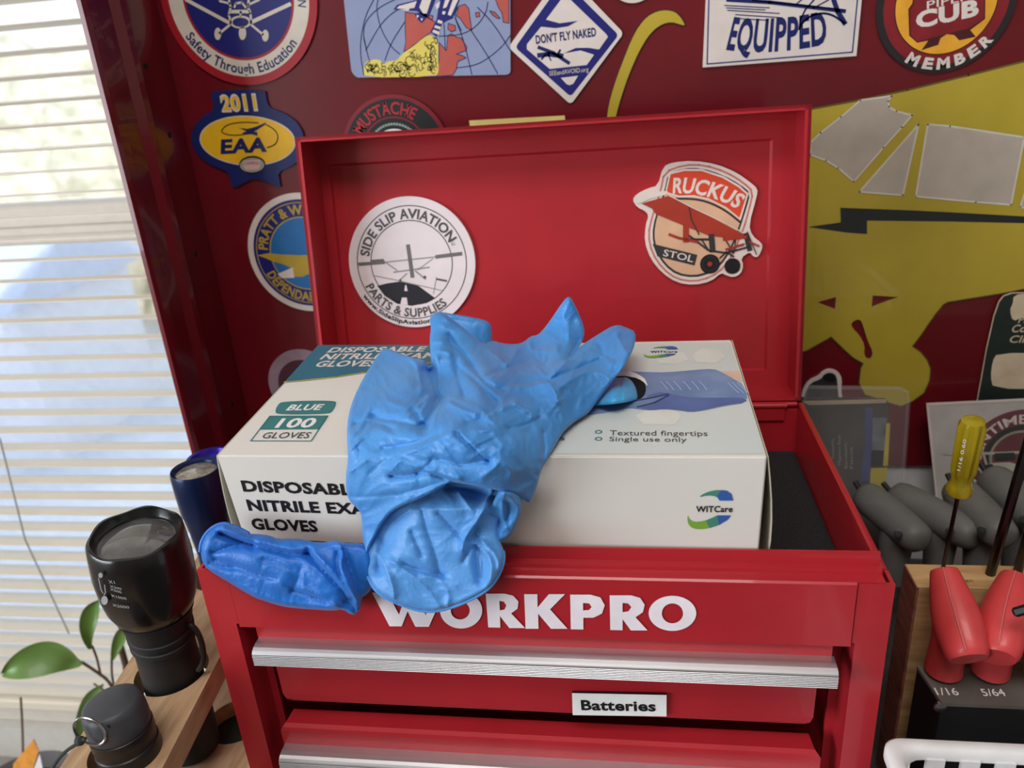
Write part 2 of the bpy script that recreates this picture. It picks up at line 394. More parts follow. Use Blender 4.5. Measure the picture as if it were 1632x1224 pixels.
    slab(x0, x1, H-t, H, 0, D, L); slab(x0, x1, 0, t, 0, D, L)
    # rolled rim
    for a0, a1, b0, b1 in ((x0, x0+.0035, 0, H), (x1-.0035, x1, 0, H), (x0, x1, H-.003, H)): slab(a0, a1, b0, b1, 0, .0012, L)
    ld = L.mk('lid', RED, r)
    # embossed inner panel
    g = [0, .010, .014]; dd = [D, D, D+.0022]
    vs = []; fs = []
    for k, (ins, d) in enumerate(((0, D-.001), (.0115, D-.001), (.0125, D+.0014))):
        tp_ = ins*1.35; vs += [Q(x0+ins*.7, ins, d), Q(x1-ins*1.3, ins, d), Q(x1-ins*1.3, H-tp_, d), Q(x0+ins*.7, H-tp_, d)]
    for k in range(2):
        for i in range(4): fs.append((k*4+i, k*4+(i+1) % 4, k*4+4+(i+1) % 4, k*4+4+i))
    fs.append((8, 9, 10, 11))
    k = len(vs); vs += [Q(x0, 0, D+.003), Q(x1, 0, D+.003), Q(x1, H, D+.003), Q(x0, H, D+.003)]; fs.append((k+3, k+2, k+1, k))
    for i in range(4): fs.append((i, k+i, k+(i+1) % 4, (i+1) % 4))
    mk('lid_panel', vs, fs, RED, ld)
    hx = hit(1225, 634, 1, TD).x
    for x in (.07, hx):
        h = MB().tube([(x-.010, TD-.004, -.0005), (x+.010, TD-.004, -.0005)], .0018, 10); h.box(x-.009, x+.009, TD-.0048, TD-.0032, -.010, 0)
        h.mk('hinge', RED, r, smooth=True)
    MB().tube([(.004, TD-.001, -.0010), (TW-.004, TD-.001, -.0010)], .0016, 10).mk('hinge_rod', RED, r, smooth=True)
    return r
TB = toolbox()
# label magnet and batteries
def label():
    pl = PL((0, .0040, 0), (1, 0, 0), (0, 0, 1))
    r = thing('name_label', 'small white magnetic label reading Batteries on the top drawer', 'label', pl.P(*pl.at(987, 1136)))
    q = pl.L([(912, 1101), (1062, 1104), (1062, 1138), (913, 1136)])
    flat('backing', r, pl, [[q]], mat('label_white', (232, 232, 232), .4), .0014, .0013, mside=INK)
    textmesh('lettering', r, pl, [tl(pl, 'Batteries', (927, 1127), (1045, 1129), (927, 1112), bold=.03, serif=2)], INK, .0016)
label()
def batteries():
    BL = mat('battery_blue', (30, 70, 170), .4); GO = mat('battery_gold', (190, 140, 40), .35, .4); YE = mat('battery_yellow', (200, 180, 40), .4)
    def bat(x, y, ang, body, lab):
        r = thing('battery', lab, 'battery', (x, y, -.0740), 'batteries in the top drawer')
        ax = Vector((math.cos(ang), math.sin(ang), 0)); p = Vector((x, y, -.0668))-ax*.022
        MB().lathe(p, ax, [(0, .0062), (.001, .007), (.030, .007)], 20).mk('casing', body, r, smooth=True)
        MB().lathe(p, ax, [(.030, .007), (.043, .007), (.044, .0062), (.044, .0024), (.046, .0022)], 20).mk('terminal_end', GO if body != GO else BLACK, r, smooth=True)
    bat(.150, .024, 0.0, GO, 'gold and black battery glimpsed below the white drawer label, left of the blue one')
    bat(.205, .026, 0.05, BL, 'blue battery glimpsed through the gap under the top drawer')
    bat(.252, .024, .0, YE, 'yellow battery at the right end of the gap under the top drawer')
batteries()
# ------------------------------------------------------------------ glove carton
BX, BY, BZ, BW, BD, BR, BT = .01796, .008867, .05367, .2308, .12257, -.008666, .03788
bu = Vector((math.cos(BR), math.sin(BR), 0)); bvv = Vector((-math.sin(BR), math.cos(BR), BT))
bdirf = Vector((math.sin(BR), -math.cos(BR), 0))
BO = Vector((BX, BY+.0040, BZ))      # pushed clear of the lip
TOP = PL((BX, BY, BZ), bu, bvv); 
BO = Vector((BX, BY, BZ))
def carton():
    r = thing('glove_carton', 'white and pale blue carton of disposable blue nitrile gloves in the open tool chest', 'carton', (.13, .07, -.0313))
    zb = -.0312
    def V(u, v, z=None):
        p = BO+bu*(u*BW)+bvv*(v*BD)
        if z is not None: p.z = z
        return p
    off = bdirf*-.011   # bottom sits a little back, behind the lip
    A = [V(0, 0), V(1, 0), V(1, 1), V(0, 1)]; B = [V(0, 0, zb)+off, V(1, 0, zb)+off, V(1, 1, zb), V(0, 1, zb)]
    bm = bmesh.new(); vv = [bm.verts.new(p) for p in A+B]
    for f in ((0, 1, 2, 3), (7, 6, 5, 4), (0, 4, 5, 1), (1, 5, 6, 2), (2, 6, 7, 3), (3, 7, 4, 0)): bm.faces.new([vv[i] for i in f])
    bmesh.ops.bevel(bm, geom=bm.edges[:], offset=.0006, segments=2, affect='EDGES')
    bm.verts.index_update(); mk('carton_body', [v.co.copy() for v in bm.verts], [[v.index for v in f.verts] for f in bm.faces], CARD, r); bm.free()
    # bulging end flaps
    for sgn in (0, 1):
        n1, n2 = 8, 4; vs = []; fs = []
        for j in range(n1+1):
            for i in range(n2+1):
                s, q = j/n1, i/n2; p = (A[sgn]*(1-q)+(A[2] if sgn else A[3])*q)*(1-s)+(B[sgn]*(1-q)+(B[2] if sgn else B[3])*q)*s
                bl = .0040*math.sin(math.pi*min(1, s*1.02))*(1-.3*q)+.0008
                vs.append(p+bu*(bl if sgn else -bl)+Vector((0, .0012, -.0006)))
        k = len(vs); vs += [v-bu*(.0005 if sgn else -.0005) for v in vs]
        for j in range(n1):
            for i in range(n2):
                a = j*(n2+1)+i; q4 = (a, a+1, a+n2+2, a+n2+1); fs += [q4, tuple(x+k for x in reversed(q4))]
        rim = [i for i in range(n2+1)]+[j*(n2+1)+n2 for j in range(1, n1+1)]+[n1*(n2+1)+i for i in range(n2-1, -1, -1)]+[j*(n2+1) for j in range(n1-1, 0, -1)]
        for i in range(len(rim)): a, b = rim[i], rim[(i+1) % len(rim)]; fs.append((a, b, b+k, a+k))
        mk('end_flap', vs, fs, CARDIN, r, smooth=False)
    # ---- top print
    T = TOP; h1, h2, h3, h4 = .0002, .0003, .0004, .0005
    pale = mat('pale_blue_print', (196, 208, 210), .42, var=.03, scale=14, rgb2=(206, 212, 210))
    q = T.L([(905, 549), (1162, 547), (1219, 724), (900, 726)])
    tr = [T.at(x, y) for x, y in ((940, 549), (1163, 547), (1219, 724), (830, 724), (870, 690))]
    flat('blue_tint_print', r, T, [[tr]], pale, h1)
    hexm = mat('hexagon_print', (216, 219, 214), .42)
    C4 = Z(880, 530, 3.308)
    hexes = [[(735, 120), (790, 85), (880, 90), (915, 130), (860, 165), (760, 160)], [(545, 130), (610, 100), (690, 105), (720, 145), (660, 170), (560, 165)], [(440, 440), (520, 400), (640, 410), (680, 440), (650, 490), (480, 485)]]
    for hx in hexes: flat('hexagon_print', r, T, [[T.L(C4(*hx))]], hexm, h2)
    C3 = Z(320, 530, 3.497)
    tealp = C3((655, 72), (1290, 72), (1290, 185), (1000, 215), (760, 245), (470, 275))
    flat('teal_banner_print', r, T, [[T.L(tealp)]], TEALD, h2)
    flat('gold_stripe_print', r, T, stroke(T.L(C3((466, 280), (600, 268), (760, 250), (920, 224), (1060, 200), (1290, 170))), .0011), mat('olive_gold_print', (178, 168, 80), .45), h3)
    ts = .05
    textmesh('banner_lettering', r, T, [
        tl(T, 'DISPOSABLE', C3((702, 114))[0], C3((1240, 108))[0], C3((716, 88))[0], bold=.03, shear=.12),
        tl(T, 'NITRILE EXAM', C3((662, 152))[0], C3((1300, 146))[0], C3((678, 123))[0], bold=.03, shear=.12),
        tl(T, 'GLOVES', C3((630, 194))[0], C3((965, 190))[0], C3((650, 163))[0], bold=.03, shear=.12)], WHITE2, h3)
    pill = smooth2(T.L(C3((455, 386), (748, 380), (756, 400), (735, 440), (712, 456), (425, 459), (414, 440), (430, 405))), 2)
    flat('pill_badge_print', r, T, [[pill]], TEAL, h2)
    fr = T.L(C3((386, 468), (708, 467), (616, 607), (279, 606)))
    up = T.L(C3((386, 468), (708, 467), (660, 541), (330, 542)))
    flat('count_badge_print', r, T, [[up]]+stroke(fr, .0006, True), TEAL, h2)
    textmesh('badge_lettering', r, T, [tl(T, 'BLUE', C3((474, 437))[0], C3((664, 434))[0], C3((492, 407))[0], bold=.03, shear=.1),
        tl(T, '100', C3((412, 533))[0], C3((622, 531))[0], C3((440, 484))[0], bold=.03)], WHITE, h3)
    ch = mat('charcoal_ink', (62, 66, 72), .5)
    textmesh('grey_lettering', r, T, [tl(T, 'GLOVES', C3((336, 592))[0], C3((598, 591))[0], C3((352, 560))[0])], ch, h3)
    textmesh('bullet_lettering', r, T, [
        tl(T, 'Textured fingertips', C4((303, 545))[0], C4((820, 549))[0], C4((305, 519))[0], serif=0),
        tl(T, 'Single use only', C4((301, 576))[0], C4((710, 580))[0], C4((303, 553))[0]),
        tl(T, 's', (892, 703), (900, 703), (892, 696))], ch, h3)
    for y, in ((527,), (564,)):
        c = T.at(*C4((245, y))[0]); flat('bullet_print', r, T, [ringseg(c, .0010, .0016, 20)], TEAL, h3)
    # printed picture of gloved hands
    arm = T.L(C4((895, 207), (985, 203), (1004, 262), (955, 256)))
    flat('wrist_print', r, T, [[arm]], mat('skin_print', (220, 188, 168), .45), h2)
    hand1 = smooth2(T.L(C4((340, 205), (500, 212), (600, 214), (760, 200), (850, 194), (900, 215), (960, 250), (1010, 280), (1036, 372), (900, 392), (800, 415), (730, 424), (670, 414), (590, 408), (520, 415), (480, 410), (400, 400), (330, 415), (250, 432), (160, 440), (200, 390), (330, 370))), 1)
    flat('gloved_hand_print', r, T, [[hand1]], mat('periwinkle_print', (100, 128, 172), .45, var=.08, scale=60, rgb2=(126, 150, 190)), h3)
    sh = smooth2(T.L(C4((450, 398), (520, 378), (610, 332), (560, 330), (480, 350), (560, 318), (625, 326), (700, 345), (820, 350), (1000, 345), (1034, 370), (900, 388), (800, 412), (730, 421), (670, 411), (590, 405), (520, 413))), 1)
    flat('hand_shadow_print', r, T, [[sh]], mat('deep_periwinkle_print', (84, 106, 160), .45, var=.08, scale=60), h4)
    wr = []
    for x in (570, 600, 640, 690, 735, 775): wr += stroke(T.L(C4((x, 262), (x+22, 285), (x+40, 308))), .0006)
    for x in (925, 950, 975): wr += stroke(T.L(C4((x, 268), (x+30, 300), (x+60, 325))), .0006)
    flat('crease_print', r, T, wr, mat('pale_periwinkle_print', (158, 174, 220), .45), .0006)
    flat('crease_print', r, T, stroke(T.L(C4((220, 384), (400, 372), (520, 350), (610, 330))), .001)+stroke(T.L(C4((450, 398), (540, 375), (615, 335))), .0009), mat('navy_crease_print', (52, 68, 120), .45), .0007)
    GR = mat('green_logo_print', (120, 168, 62), .45); BLU = mat('blue_logo_print', (52, 92, 168), .45); TG = mat('blue_green_logo_print', (70, 136, 120), .45)
    def logo(pl, f, hh, tm):
        flat('logo_arc', r, pl, [[smooth2(pl.L(f((770, 868), (800, 846), (850, 830), (900, 829), (905, 884), (882, 884), (868, 862), (820, 856))), 1)]], TG, hh)
        flat('logo_arc', r, pl, [[pl.L(f((890, 829), (920, 832), (945, 850), (954, 884), (882, 884), (868, 862)))]], BLU, hh+.00005)
        flat('logo_arc', r, pl, [[smooth2(pl.L(f((715, 958), (712, 990), (722, 1015), (745, 1032), (790, 1036), (840, 1026), (850, 972), (800, 992), (750, 998), (722, 985))), 1)]], GR, hh)
        flat('logo_arc', r, pl, [[pl.L(f((830, 1029), (880, 1012), (925, 985), (942, 962), (870, 962), (810, 990)))]], TG, hh+.00003)
        flat('logo_arc', r, pl, [[pl.L(f((880, 1012), (925, 985), (942, 962), (870, 962)))]], BLU, hh+.00005)
        textmesh('logo_lettering', r, pl, [tl(pl, 'WITCare', f((758, 944))[0], f((950, 944))[0], f((758, 913))[0], bold=.02)], INK, hh+.0001)
    f0 = PL(BO, bu, (B[0]-A[0])); logo(f0, C4, .0002, None)
    fl = lambda *pts: C4(*[(483+(x-712)*.745, 76+(y-829)*.30) for x, y in pts]); logo(T, fl, .0005, None)
    textmesh('front_lettering', r, f0, [
        tl(f0, 'DISPOSABLE', C3((238, 882))[0], C3((905, 906))[0], C3((238, 826))[0], bold=.04),
        tl(f0, 'NITRILE EXAM', C3((268, 988))[0], C3((1010, 1014))[0], C3((262, 932))[0], bold=.04),
        tl(f0, 'GLOVES', C3((292, 1092))[0], C3((655, 1107))[0], C3((285, 1036))[0], bold=.04)], INK, .0002)
    flat('front_rule_print', r, f0, stroke(f0.L([(480, 861), (532, 864), (700, 870), (840, 872), (846, 877)]), .0005), INK, .0002)
    # dispenser slot
    S = Z(850, 460, 7.65)
    slot = smooth2(T.L([(948, 641), (955, 615), (975, 600), (1000, 596), (1020, 602), (1031, 618), (1026, 636), (1005, 643), (975, 646)]), 2)
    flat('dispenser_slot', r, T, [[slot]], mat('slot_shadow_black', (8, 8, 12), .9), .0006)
    fr = smooth2(T.L([(975, 604), (985, 597), (1000, 593), (1018, 599), (1030, 608), (1033, 620), (1024, 609), (1010, 603), (990, 601)]), 1)
    R = random.Random(5); fr = [(a+R.uniform(-.0002, .0002), b+R.uniform(-.0002, .0002)) for a, b in fr]
    flat('perforated_edge', r, T, [[fr]], mat('torn_card_white', (238, 232, 226), .8), .0009, .0002)
    return r
CT = carton()
# ------------------------------------------------------------------ big red cabinet behind
YP = .30
PN = PL((0, YP, 0), (1, 0, 0), (0, 0, 1))
def cabinet():
    r = thing('tool_cabinet', 'large dark red steel cabinet with raised sticker-covered lid behind the small chest', 'cabinet', (.36, .26, ZB))
    zb = hit(1460, 742, 1, YP).z
    x0, x1 = -.127, .85; zt = .42; ys = .212
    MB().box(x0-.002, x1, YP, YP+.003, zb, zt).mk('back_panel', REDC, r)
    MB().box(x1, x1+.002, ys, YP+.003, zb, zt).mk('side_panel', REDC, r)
    # left side wall with rolled ridges
    def xs(px, y): return hit(px, 0, 0, 0)
    pr = [(ys, x0-.002), (ys, x0+.001), (ys+.004, x0+.002), (ys+.012, x0+.002), (ys+.013, x0+.0), (ys+.030, x0), (ys+.036, x0+.004), (ys+.042, x0+.0045), (ys+.046, x0), (YP, x0), (YP, x0-.002)]
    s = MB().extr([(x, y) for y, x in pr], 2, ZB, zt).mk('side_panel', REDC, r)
    dk = mat('hole_black', (8, 4, 6), .9)
    for px, py in ((232, 106), (270, 215), (312, 405), (370, 645)):
        d = ray(px, py); p = CAM+d*((x0-CAM.x)/d.x)
        MB().lathe((x0-.0005, p.y, p.z), (1, 0, 0), [(0, .0022), (.0007, .0022)], 16).mk('screw_hole', dk, s)
    MB().box(x0, x1, YP+.004, YP+.010, ZB, zb).mk('rear_strip', mat('pale_grey_metal', (214, 214, 216), .4, .1), r)
    w = thing('workbench', 'dark rubber topped bench carrying the small chest and the tools', 'workbench', (.38, 0, -1.0))
    MB().box(-.082, x1, -.30, YP+.01, ZB-.02, ZB, .002).mk('bench_top', mat('grey_rubber_mat', (62, 60, 58), .7, var=.15), w)
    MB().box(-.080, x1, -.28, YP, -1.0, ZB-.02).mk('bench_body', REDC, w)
    return r
cabinet()
T1 = .0018
def sticker(name, label, cat, pl, anchor, grp=None):
    return thing(name, label, cat, pl.P(*pl.at(*anchor)), grp)
def rad(pl, c, e): a = pl.at(*c); b = pl.at(*e); return math.hypot(a[0]-b[0], a[1]-b[1])
A4 = Z(260, 0, 5.1); A5 = Z(540, 0, 5.1); A6 = Z(800, 0, 5.1); A7 = Z(1100, 0, 5.1); A8 = Z(1360, 0, 5.1)
B1 = Z(280, 120, 5.829); B2 = Z(380, 290, 4.535); B3 = Z(540, 300, 5.1); B4 = Z(980, 240, 5.1); B5 = Z(1260, 120, 3.4005); B6 = Z(1260, 440, 3.825)
REDP = mat('red_print', (156, 26, 38), .4)
CREAM = mat('cream_print', (206, 198, 186), .42)
def wobble(seed, pts, k): return pts
def safety():
    pl = PN; c = pl.at(387, -2)
    # circle through measured points of the outer rim
    P = [pl.at(*p) for p in A4((0, 200), (700, 690), (1265, 20))]
    def cc(A, B, C):
        ax, ay, bx, by, cx, cy = *A, *B, *C; d = 2*(ax*(by-cy)+bx*(cy-ay)+cx*(ay-by))
        ux = ((ax*ax+ay*ay)*(by-cy)+(bx*bx+by*by)*(cy-ay)+(cx*cx+cy*cy)*(ay-by))/d
        uy = ((ax*ax+ay*ay)*(cx-bx)+(bx*bx+by*by)*(ax-cx)+(cx*cx+cy*cy)*(bx-ax))/d
        return (ux, uy)
    c = cc(*[pl.at(*p) for p in A4((60, 30), (700, 622), (1195, 60))])
    r1 = math.dist(c, pl.at(*A4((700, 622))[0])); r0 = math.dist(c, pl.at(*A4((700, 690))[0])); r2 = math.dist(c, pl.at(*A4((700, 490))[0])); r3 = math.dist(c, pl.at(*A4((700, 468))[0]))
    r = thing('round_sticker', 'large round red, white and blue sticker reading Safety Through Education, top left', 'sticker', pl.P(c[0], c[1]-r0))
    flat('backing', r, pl, [[circ(c, r0, 96)]], REDP, T1, T1)
    flat('white_ring', r, pl, [ringseg(c, r2, r1, 96)], CREAM, T1+.0001)
    flat('blue_disc', r, pl, [[circ(c, r3, 96)]], NAVY, T1+.0001)
    def ang(p): q = pl.at(*p); return math.degrees(math.atan2(q[1]-c[1], q[0]-c[0]))
    a0, a1 = ang(A4((200, 290))[0]), ang(A4((1095, 350))[0]); rb = r1-.0022; 
    textmesh('ring_lettering', r, pl, [ta('Safety Through Education', c, r1-(r1-r2)*.18, a0, a1, (r1-r2)*.62, .02, 0, True)], NAVY2, T1+.0002)
    n = pl.at(*A4((1130, 35))[0])
    textmesh('ring_lettering', r, pl, [ta('N', c, r1-(r1-r2)*.2, ang(A4((1155, 60))[0]), ang(A4((1165, 5))[0]), (r1-r2)*.55, .01, 0, True)], NAVY2, T1+.0002)
    w = .0024; S = []
    S += stroke(pl.L(A4((200, 0), (545, 185))), w)+stroke(pl.L(A4((730, 180), (1040, 35))), w)
    S += stroke(pl.L(A4((550, 205), (470, 270))), .0016)+stroke(pl.L(A4((730, 205), (820, 280))), .0016)
    S += stroke(pl.L(A4((560, 190), (545, 120), (560, 60), (545, 0))), .0016)+stroke(pl.L(A4((725, 190), (720, 110), (700, 60), (705, 0))), .0016)
    S += stroke(pl.L(A4((590, 60), (600, 30), (650, 20), (680, 60))), .0014)+stroke(pl.L(A4((565, 95), (705, 95))), .0022)
    S += stroke(pl.L(A4((700, 40), (790, 0))), .0014)+stroke(pl.L(A4((555, 30), (470, 10))), .0014)+stroke(pl.L(A4((640, 95), (640, 130))), .0014)
    def el(cx, cy, rx, ry): return pl.L([A4((cx+rx*math.cos(t/16*math.pi), cy+ry*math.sin(t/16*math.pi)))[0] for t in range(32)])
    S += [[el(640, 180, 88, 52), el(640, 182, 66, 38)]]
    S += [[el(455, 275, 27, 50)], [el(840, 290, 27, 48)], [el(655, 270, 30, 55)]]
    flat('aircraft_drawing', r, pl, S, CREAM, T1+.0002)
safety()
def shuttle():
    pl = PN
    r = sticker('shuttle_sticker', 'pale blue rectangular sticker of a shuttle launching over a red and blue globe', 'sticker', pl, (690, 124))
    SKY = mat('dusty_blue_print', (136, 148, 182), .4, var=.02); LAND = mat('brick_red_print', (178, 84, 74), .42); BY = mat('pale_yellow_print', (216, 200, 96), .42)
    q = A5((30, -160), (1395, -160), (1398, 580), (1385, 600), (1365, 607), (160, 630), (130, 610), (108, 575))
    flat('backing', r, pl, [[pl.L(q)]], SKY, T1, T1)
    h = T1+.0001
    land = [[(545, 100), (700, 120), (800, 190), (760, 260), (700, 300), (640, 350), (570, 400), (535, 420), (550, 340), (545, 250)],
            [(820, 345), (880, 410), (890, 290), (920, 275), (960, 300), (1000, 310), (1045, 385), (1040, 410), (960, 440), (1000, 450), (1040, 470), (970, 500), (960, 560), (930, 610), (800, 620), (820, 480)],
            [(980, 50), (1030, 35), (1060, 70), (1070, 150), (1085, 245), (1040, 225), (990, 150), (960, 130)],
            [(1180, -20), (1270, -20), (1300, 60), (1330, 110), (1340, 180), (1385, 190), (1385, -60), (1200, -60)],
            [(895, 190), (950, 210), (955, 245), (920, 260), (890, 235)], [(1115, 105), (1145, 100), (1150, 135), (1120, 140)], [(1230, 90), (1270, 100), (1315, 150), (1290, 150), (1250, 120)], [(735, 120), (770, 130), (765, 165), (735, 150)]]
    flat('landmass_print', r, pl, [[pl.L(A5(*l))] for l in land], LAND, h)
    S = []
    for l in land: S += stroke(pl.L(A5(*l)), .0005, True)
    arcs = [[(300, -20), (225, 120), (185, 300), (182, 450), (210, 610)], [(330, -20), (310, 60), (340, 220), (420, 370), (500, 440)], [(230, 400), (205, 300), (215, 180), (330, 60), (500, -20)], [(225, 410), (330, 220), (420, 120), (520, 60)],
            [(380, 490), (430, 350), (540, 180)], [(210, 300), (240, 450), (280, 560)], [(860, 200), (870, 410)], [(820, 295), (1000, 285), (1120, 220), (1200, 110), (1215, 20)], [(950, 150), (1020, 330), (1085, 605)],
            [(1080, 250), (1200, 430), (1295, 600)], [(1130, 60), (1260, 190), (1395, 410)], [(960, 552), (1120, 530), (1230, 465), (1340, 370), (1395, 290)], [(970, 60), (940, 130), (1000, 250)]]
    for a in arcs: S += stroke(smooth2(pl.L(A5(*a)), 2, False), .0006)
    flat('globe_lines', r, pl, S, NAVY2, h+.00005)
    sm = smooth2(pl.L(A5((215, 630), (210, 560), (225, 500), (270, 490), (300, 480), (350, 490), (370, 530), (400, 500), (440, 495), (480, 490), (510, 450), (560, 410), (620, 370), (690, 310), (740, 280), (800, 310), (815, 370), (810, 480), (820, 560), (800, 622))), 1)
    flat('exhaust_plume', r, pl, [[sm]], BY, h+.0001)
    S = []; R = random.Random(2)
    for i in range(70):
        t = R.random(); cx = 240+560*t; top = 520 if t < .45 else 520-230*(t-.45)/.5; cy = R.uniform(top, 600)
        rr = R.uniform(12, 34); a0 = R.uniform(0, 6); pts = [(cx+rr*math.cos(a0+k*.5), cy+rr*math.sin(a0+k*.5)) for k in range(7)]
        S += stroke(pl.L(A5(*pts)), .0005)
    for i in range(26):
        x = R.uniform(640, 800); y = R.uniform(330, 560); S += stroke(pl.L(A5((x, y), (x-8, y+22), (x+4, y+40))), .0005)
    flat('plume_lines', r, pl, S, INK, h+.00015)
    bodies = [[(450, 80), (480, 40), (640, 0), (700, -30), (800, -60), (790, 0), (730, 150), (690, 130), (640, 90), (560, 85)], [(620, 110), (700, 100), (730, 130), (680, 190), (640, 150)],
              [(830, -30), (1000, -40), (930, 150), (880, 170), (840, 200), (800, 300), (750, 260), (800, 160)]]
    flat('shuttle_outline', r, pl, [[pl.L(A5(*b))] for b in bodies], NAVY, h+.0002)
    ins = [[(475, 70), (495, 50), (640, 10), (620, 65), (560, 75)], [(660, 60), (690, -20), (770, -40), (720, 110), (690, 110)], [(490, 82), (580, 72), (575, 90)], [(640, 120), (660, 130), (640, 150)], [(670, 150), (690, 150), (680, 175)],
           [(870, 0), (910, -10), (880, 60), (850, 70)], [(935, -10), (980, -10), (915, 130), (890, 120)], [(850, 90), (875, 95), (865, 120), (845, 115)], [(812, 160), (850, 175), (845, 195), (805, 185)], [(790, 205), (835, 220), (828, 240), (780, 225)], [(775, 240), (825, 260), (820, 285), (765, 262)], [(790, 40), (830, 10), (820, 60), (800, 80)]]
    flat('shuttle_body', r, pl, [[pl.L(A5(*b))] for b in ins], WHITE2, h+.00025)
shuttle()
def diamond():
    pl = PN
    r = sticker('diamond_sticker', "white and blue diamond sticker reading DON'T FLY NAKED", 'sticker', pl, (908, 161))
    def rnd(pts): return smooth2(pl.L(A6(*pts)), 3)
    def corner(T_, R_, B_, L_, k=.12):
        out = []; P = [T_, R_, B_, L_]
        for i in range(4):
            a, b, c = P[i-1], P[i], P[(i+1) % 4]
            out += [(b[0]+(a[0]-b[0])*k, b[1]+(a[1]-b[1])*k), b, (b[0]+(c[0]-b[0])*k, b[1]+(c[1]-b[1])*k)]
        return smooth2(pl.L(A6(*out)), 2)
    flat('backing', r, pl, [[corner((500, -240), (990, 270), (560, 850), (55, 385))]], WHITE2, T1, T1)
    flat('blue_frame', r, pl, [[corner((500, -160), (948, 285), (560, 785), (110, 385))]], NAVY, T1+.0001)
    inner = [(560, 0), (500, -40), (480, 0), (360, 160), (470, 190), (620, 170), (540, 215), (440, 230), (320, 218), (205, 360), (205, 400), (390, 560), (690, 528), (750, 445), (640, 410), (500, 435), (600, 390), (700, 388), (790, 402), (862, 300), (850, 280)]
    flat('white_field', r, pl, [[pl.L(A6(*inner))], [pl.L(A6((480, 632), (620, 615), (580, 680), (550, 692), (525, 682)))]], WHITE2, T1+.0002)
    textmesh('lettering', r, pl, [tl(pl, "DON'T FLY NAKED", A6((280, 356))[0], A6((768, 292))[0], A6((276, 290))[0], bold=.035)], NAVY2, T1+.0003)
    textmesh('web_lettering', r, pl, [tl(pl, 'SEEandAVOID.org', A6((388, 615))[0], A6((705, 580))[0], A6((384, 578))[0])], CREAM, T1+.0003)
    S = stroke(pl.L(A6((300, 385), (420, 430), (545, 512))), .0022)+stroke(pl.L(A6((300, 450), (380, 440), (490, 455))), .003)+stroke(pl.L(A6((475, 408), (450, 450))), .0014)+stroke(pl.L(A6((325, 480), (360, 440))), .0012)+stroke(pl.L(A6((380, 450), (400, 492))), .0008)
    flat('aircraft_drawing', r, pl, S, NAVY2, T1+.0003)
diamond()
def equipped():
    pl = PN
    r = sticker('lettered_sign', 'white rectangular sticker with blue outline reading EQUIPPED at the top of the cabinet lid', 'sticker', pl, (1240, 106))
    flat('backing', r, pl, [[pl.L(A7((100, 548), (1345, 455), (1400, -120), (130, -120)))]], WHITE2, T1, T1)
    flat('blue_border', r, pl, stroke(pl.L(A7((152, -100), (135, 520), (1312, 424), (1362, -100))), .0008), NAVY, T1+.0001)
    fn = None
    a = [pl.at(*p) for p in A7((290, 395), (500, 432), (830, 415), (1110, 345))]
    def bez(t): return [sum(w*a[i][k] for i, w in enumerate(((1-t)**3, 3*t*(1-t)**2, 3*t*t*(1-t), t**3))) for k in (0, 1)]
    def wf(x, y, hh=.0185):
        p = Vector(bez(x)); d = (Vector(bez(min(1, x+.01)))-Vector(bez(max(0, x-.01)))).normalized(); n = Vector((-d.y, d.x)); return tuple(p+n*hh*y)
    textmesh('lettering', r, pl, [('EQUIPPED', wf, .03, 0)], NAVY2, T1+.0002)
    S = []
    for p in ([(275, 45), (640, 65)], [(290, 65), (605, 82)], [(300, 85), (720, 110)], [(365, 120), (745, 145)], [(410, 153), (632, 166)]): S += stroke(pl.L(A7(*p)), .0006)
    S += stroke(pl.L(A7((300, 0), (640, 20), (1250, 92))), .0022)+stroke(pl.L(A7((500, 5), (1240, 80))), .0008)
    S += stroke(pl.L(A7((1160, 0), (1190, 90), (1250, 190))), .0028)+stroke(smooth2(pl.L(A7((1250, 190), (1150, 120), (1060, 105), (970, 130), (900, 190), (880, 240))), 2, False), .0012)
    S += stroke(pl.L(A7((880, 240), (890, 160), (930, 80), (1000, 0))), .0010)+stroke(pl.L(A7((850, 40), (900, 0))), .0008)+stroke(pl.L(A7((990, 70), (1120, 0))), .0008)
    flat('aircraft_drawing', r, pl, S, NAVY2, T1+.0002)
equipped()
def yellow_bits():
    pl = PN; OUT = mat('dark_outline', (50, 42, 30), .5)
    c = A6((850, 960), (865, 850), (900, 720), (940, 600), (990, 470), (1050, 320), (1110, 210), (1180, 130), (1260, 88), (1340, 78), (1410, 95), (1460, 145), (1495, 215), (1440, 200), (1380, 182), (1310, 195), (1240, 240), (1180, 310), (1110, 430), (1040, 590), (990, 730), (950, 860), (925, 960), (910, 1060), (830, 1060))
    r = sticker('propeller_decal', 'curved mustard yellow decal blade rising above the middle of the small lid', 'decal', pl, (968, 190))
    c = smooth2(pl.L(c), 1)
    flat('backing', r, pl, [[c]], CUBY, .0008, .0008); flat('dark_edge', r, pl, stroke(c, .0005, True), OUT, .0009)
    r = sticker('strip_decal', 'pale yellow strip just above the top edge of the small open lid', 'decal', pl, (825, 205))
    flat('strip', r, pl, [[pl.L([(748, 192), (900, 184), (904, 215), (752, 222)])]], mat('pale_straw_vinyl', (214, 196, 120), .45), .0009, .0009)
    r = sticker('rim_sticker', 'round dark red sticker with white rim cut off by the top edge of the photo', 'sticker', pl, (1008, 6))
    c0 = pl.at(1010, -42); rr = rad(pl, (1010, -42), (1010, 5))
    flat('backing', r, pl, [[circ(c0, rr, 64)]], WHITE2, T1, T1); flat('red_disc', r, pl, [[circ(c0, rr*.88, 64)]], REDP, T1+.0001)
yellow_bits()
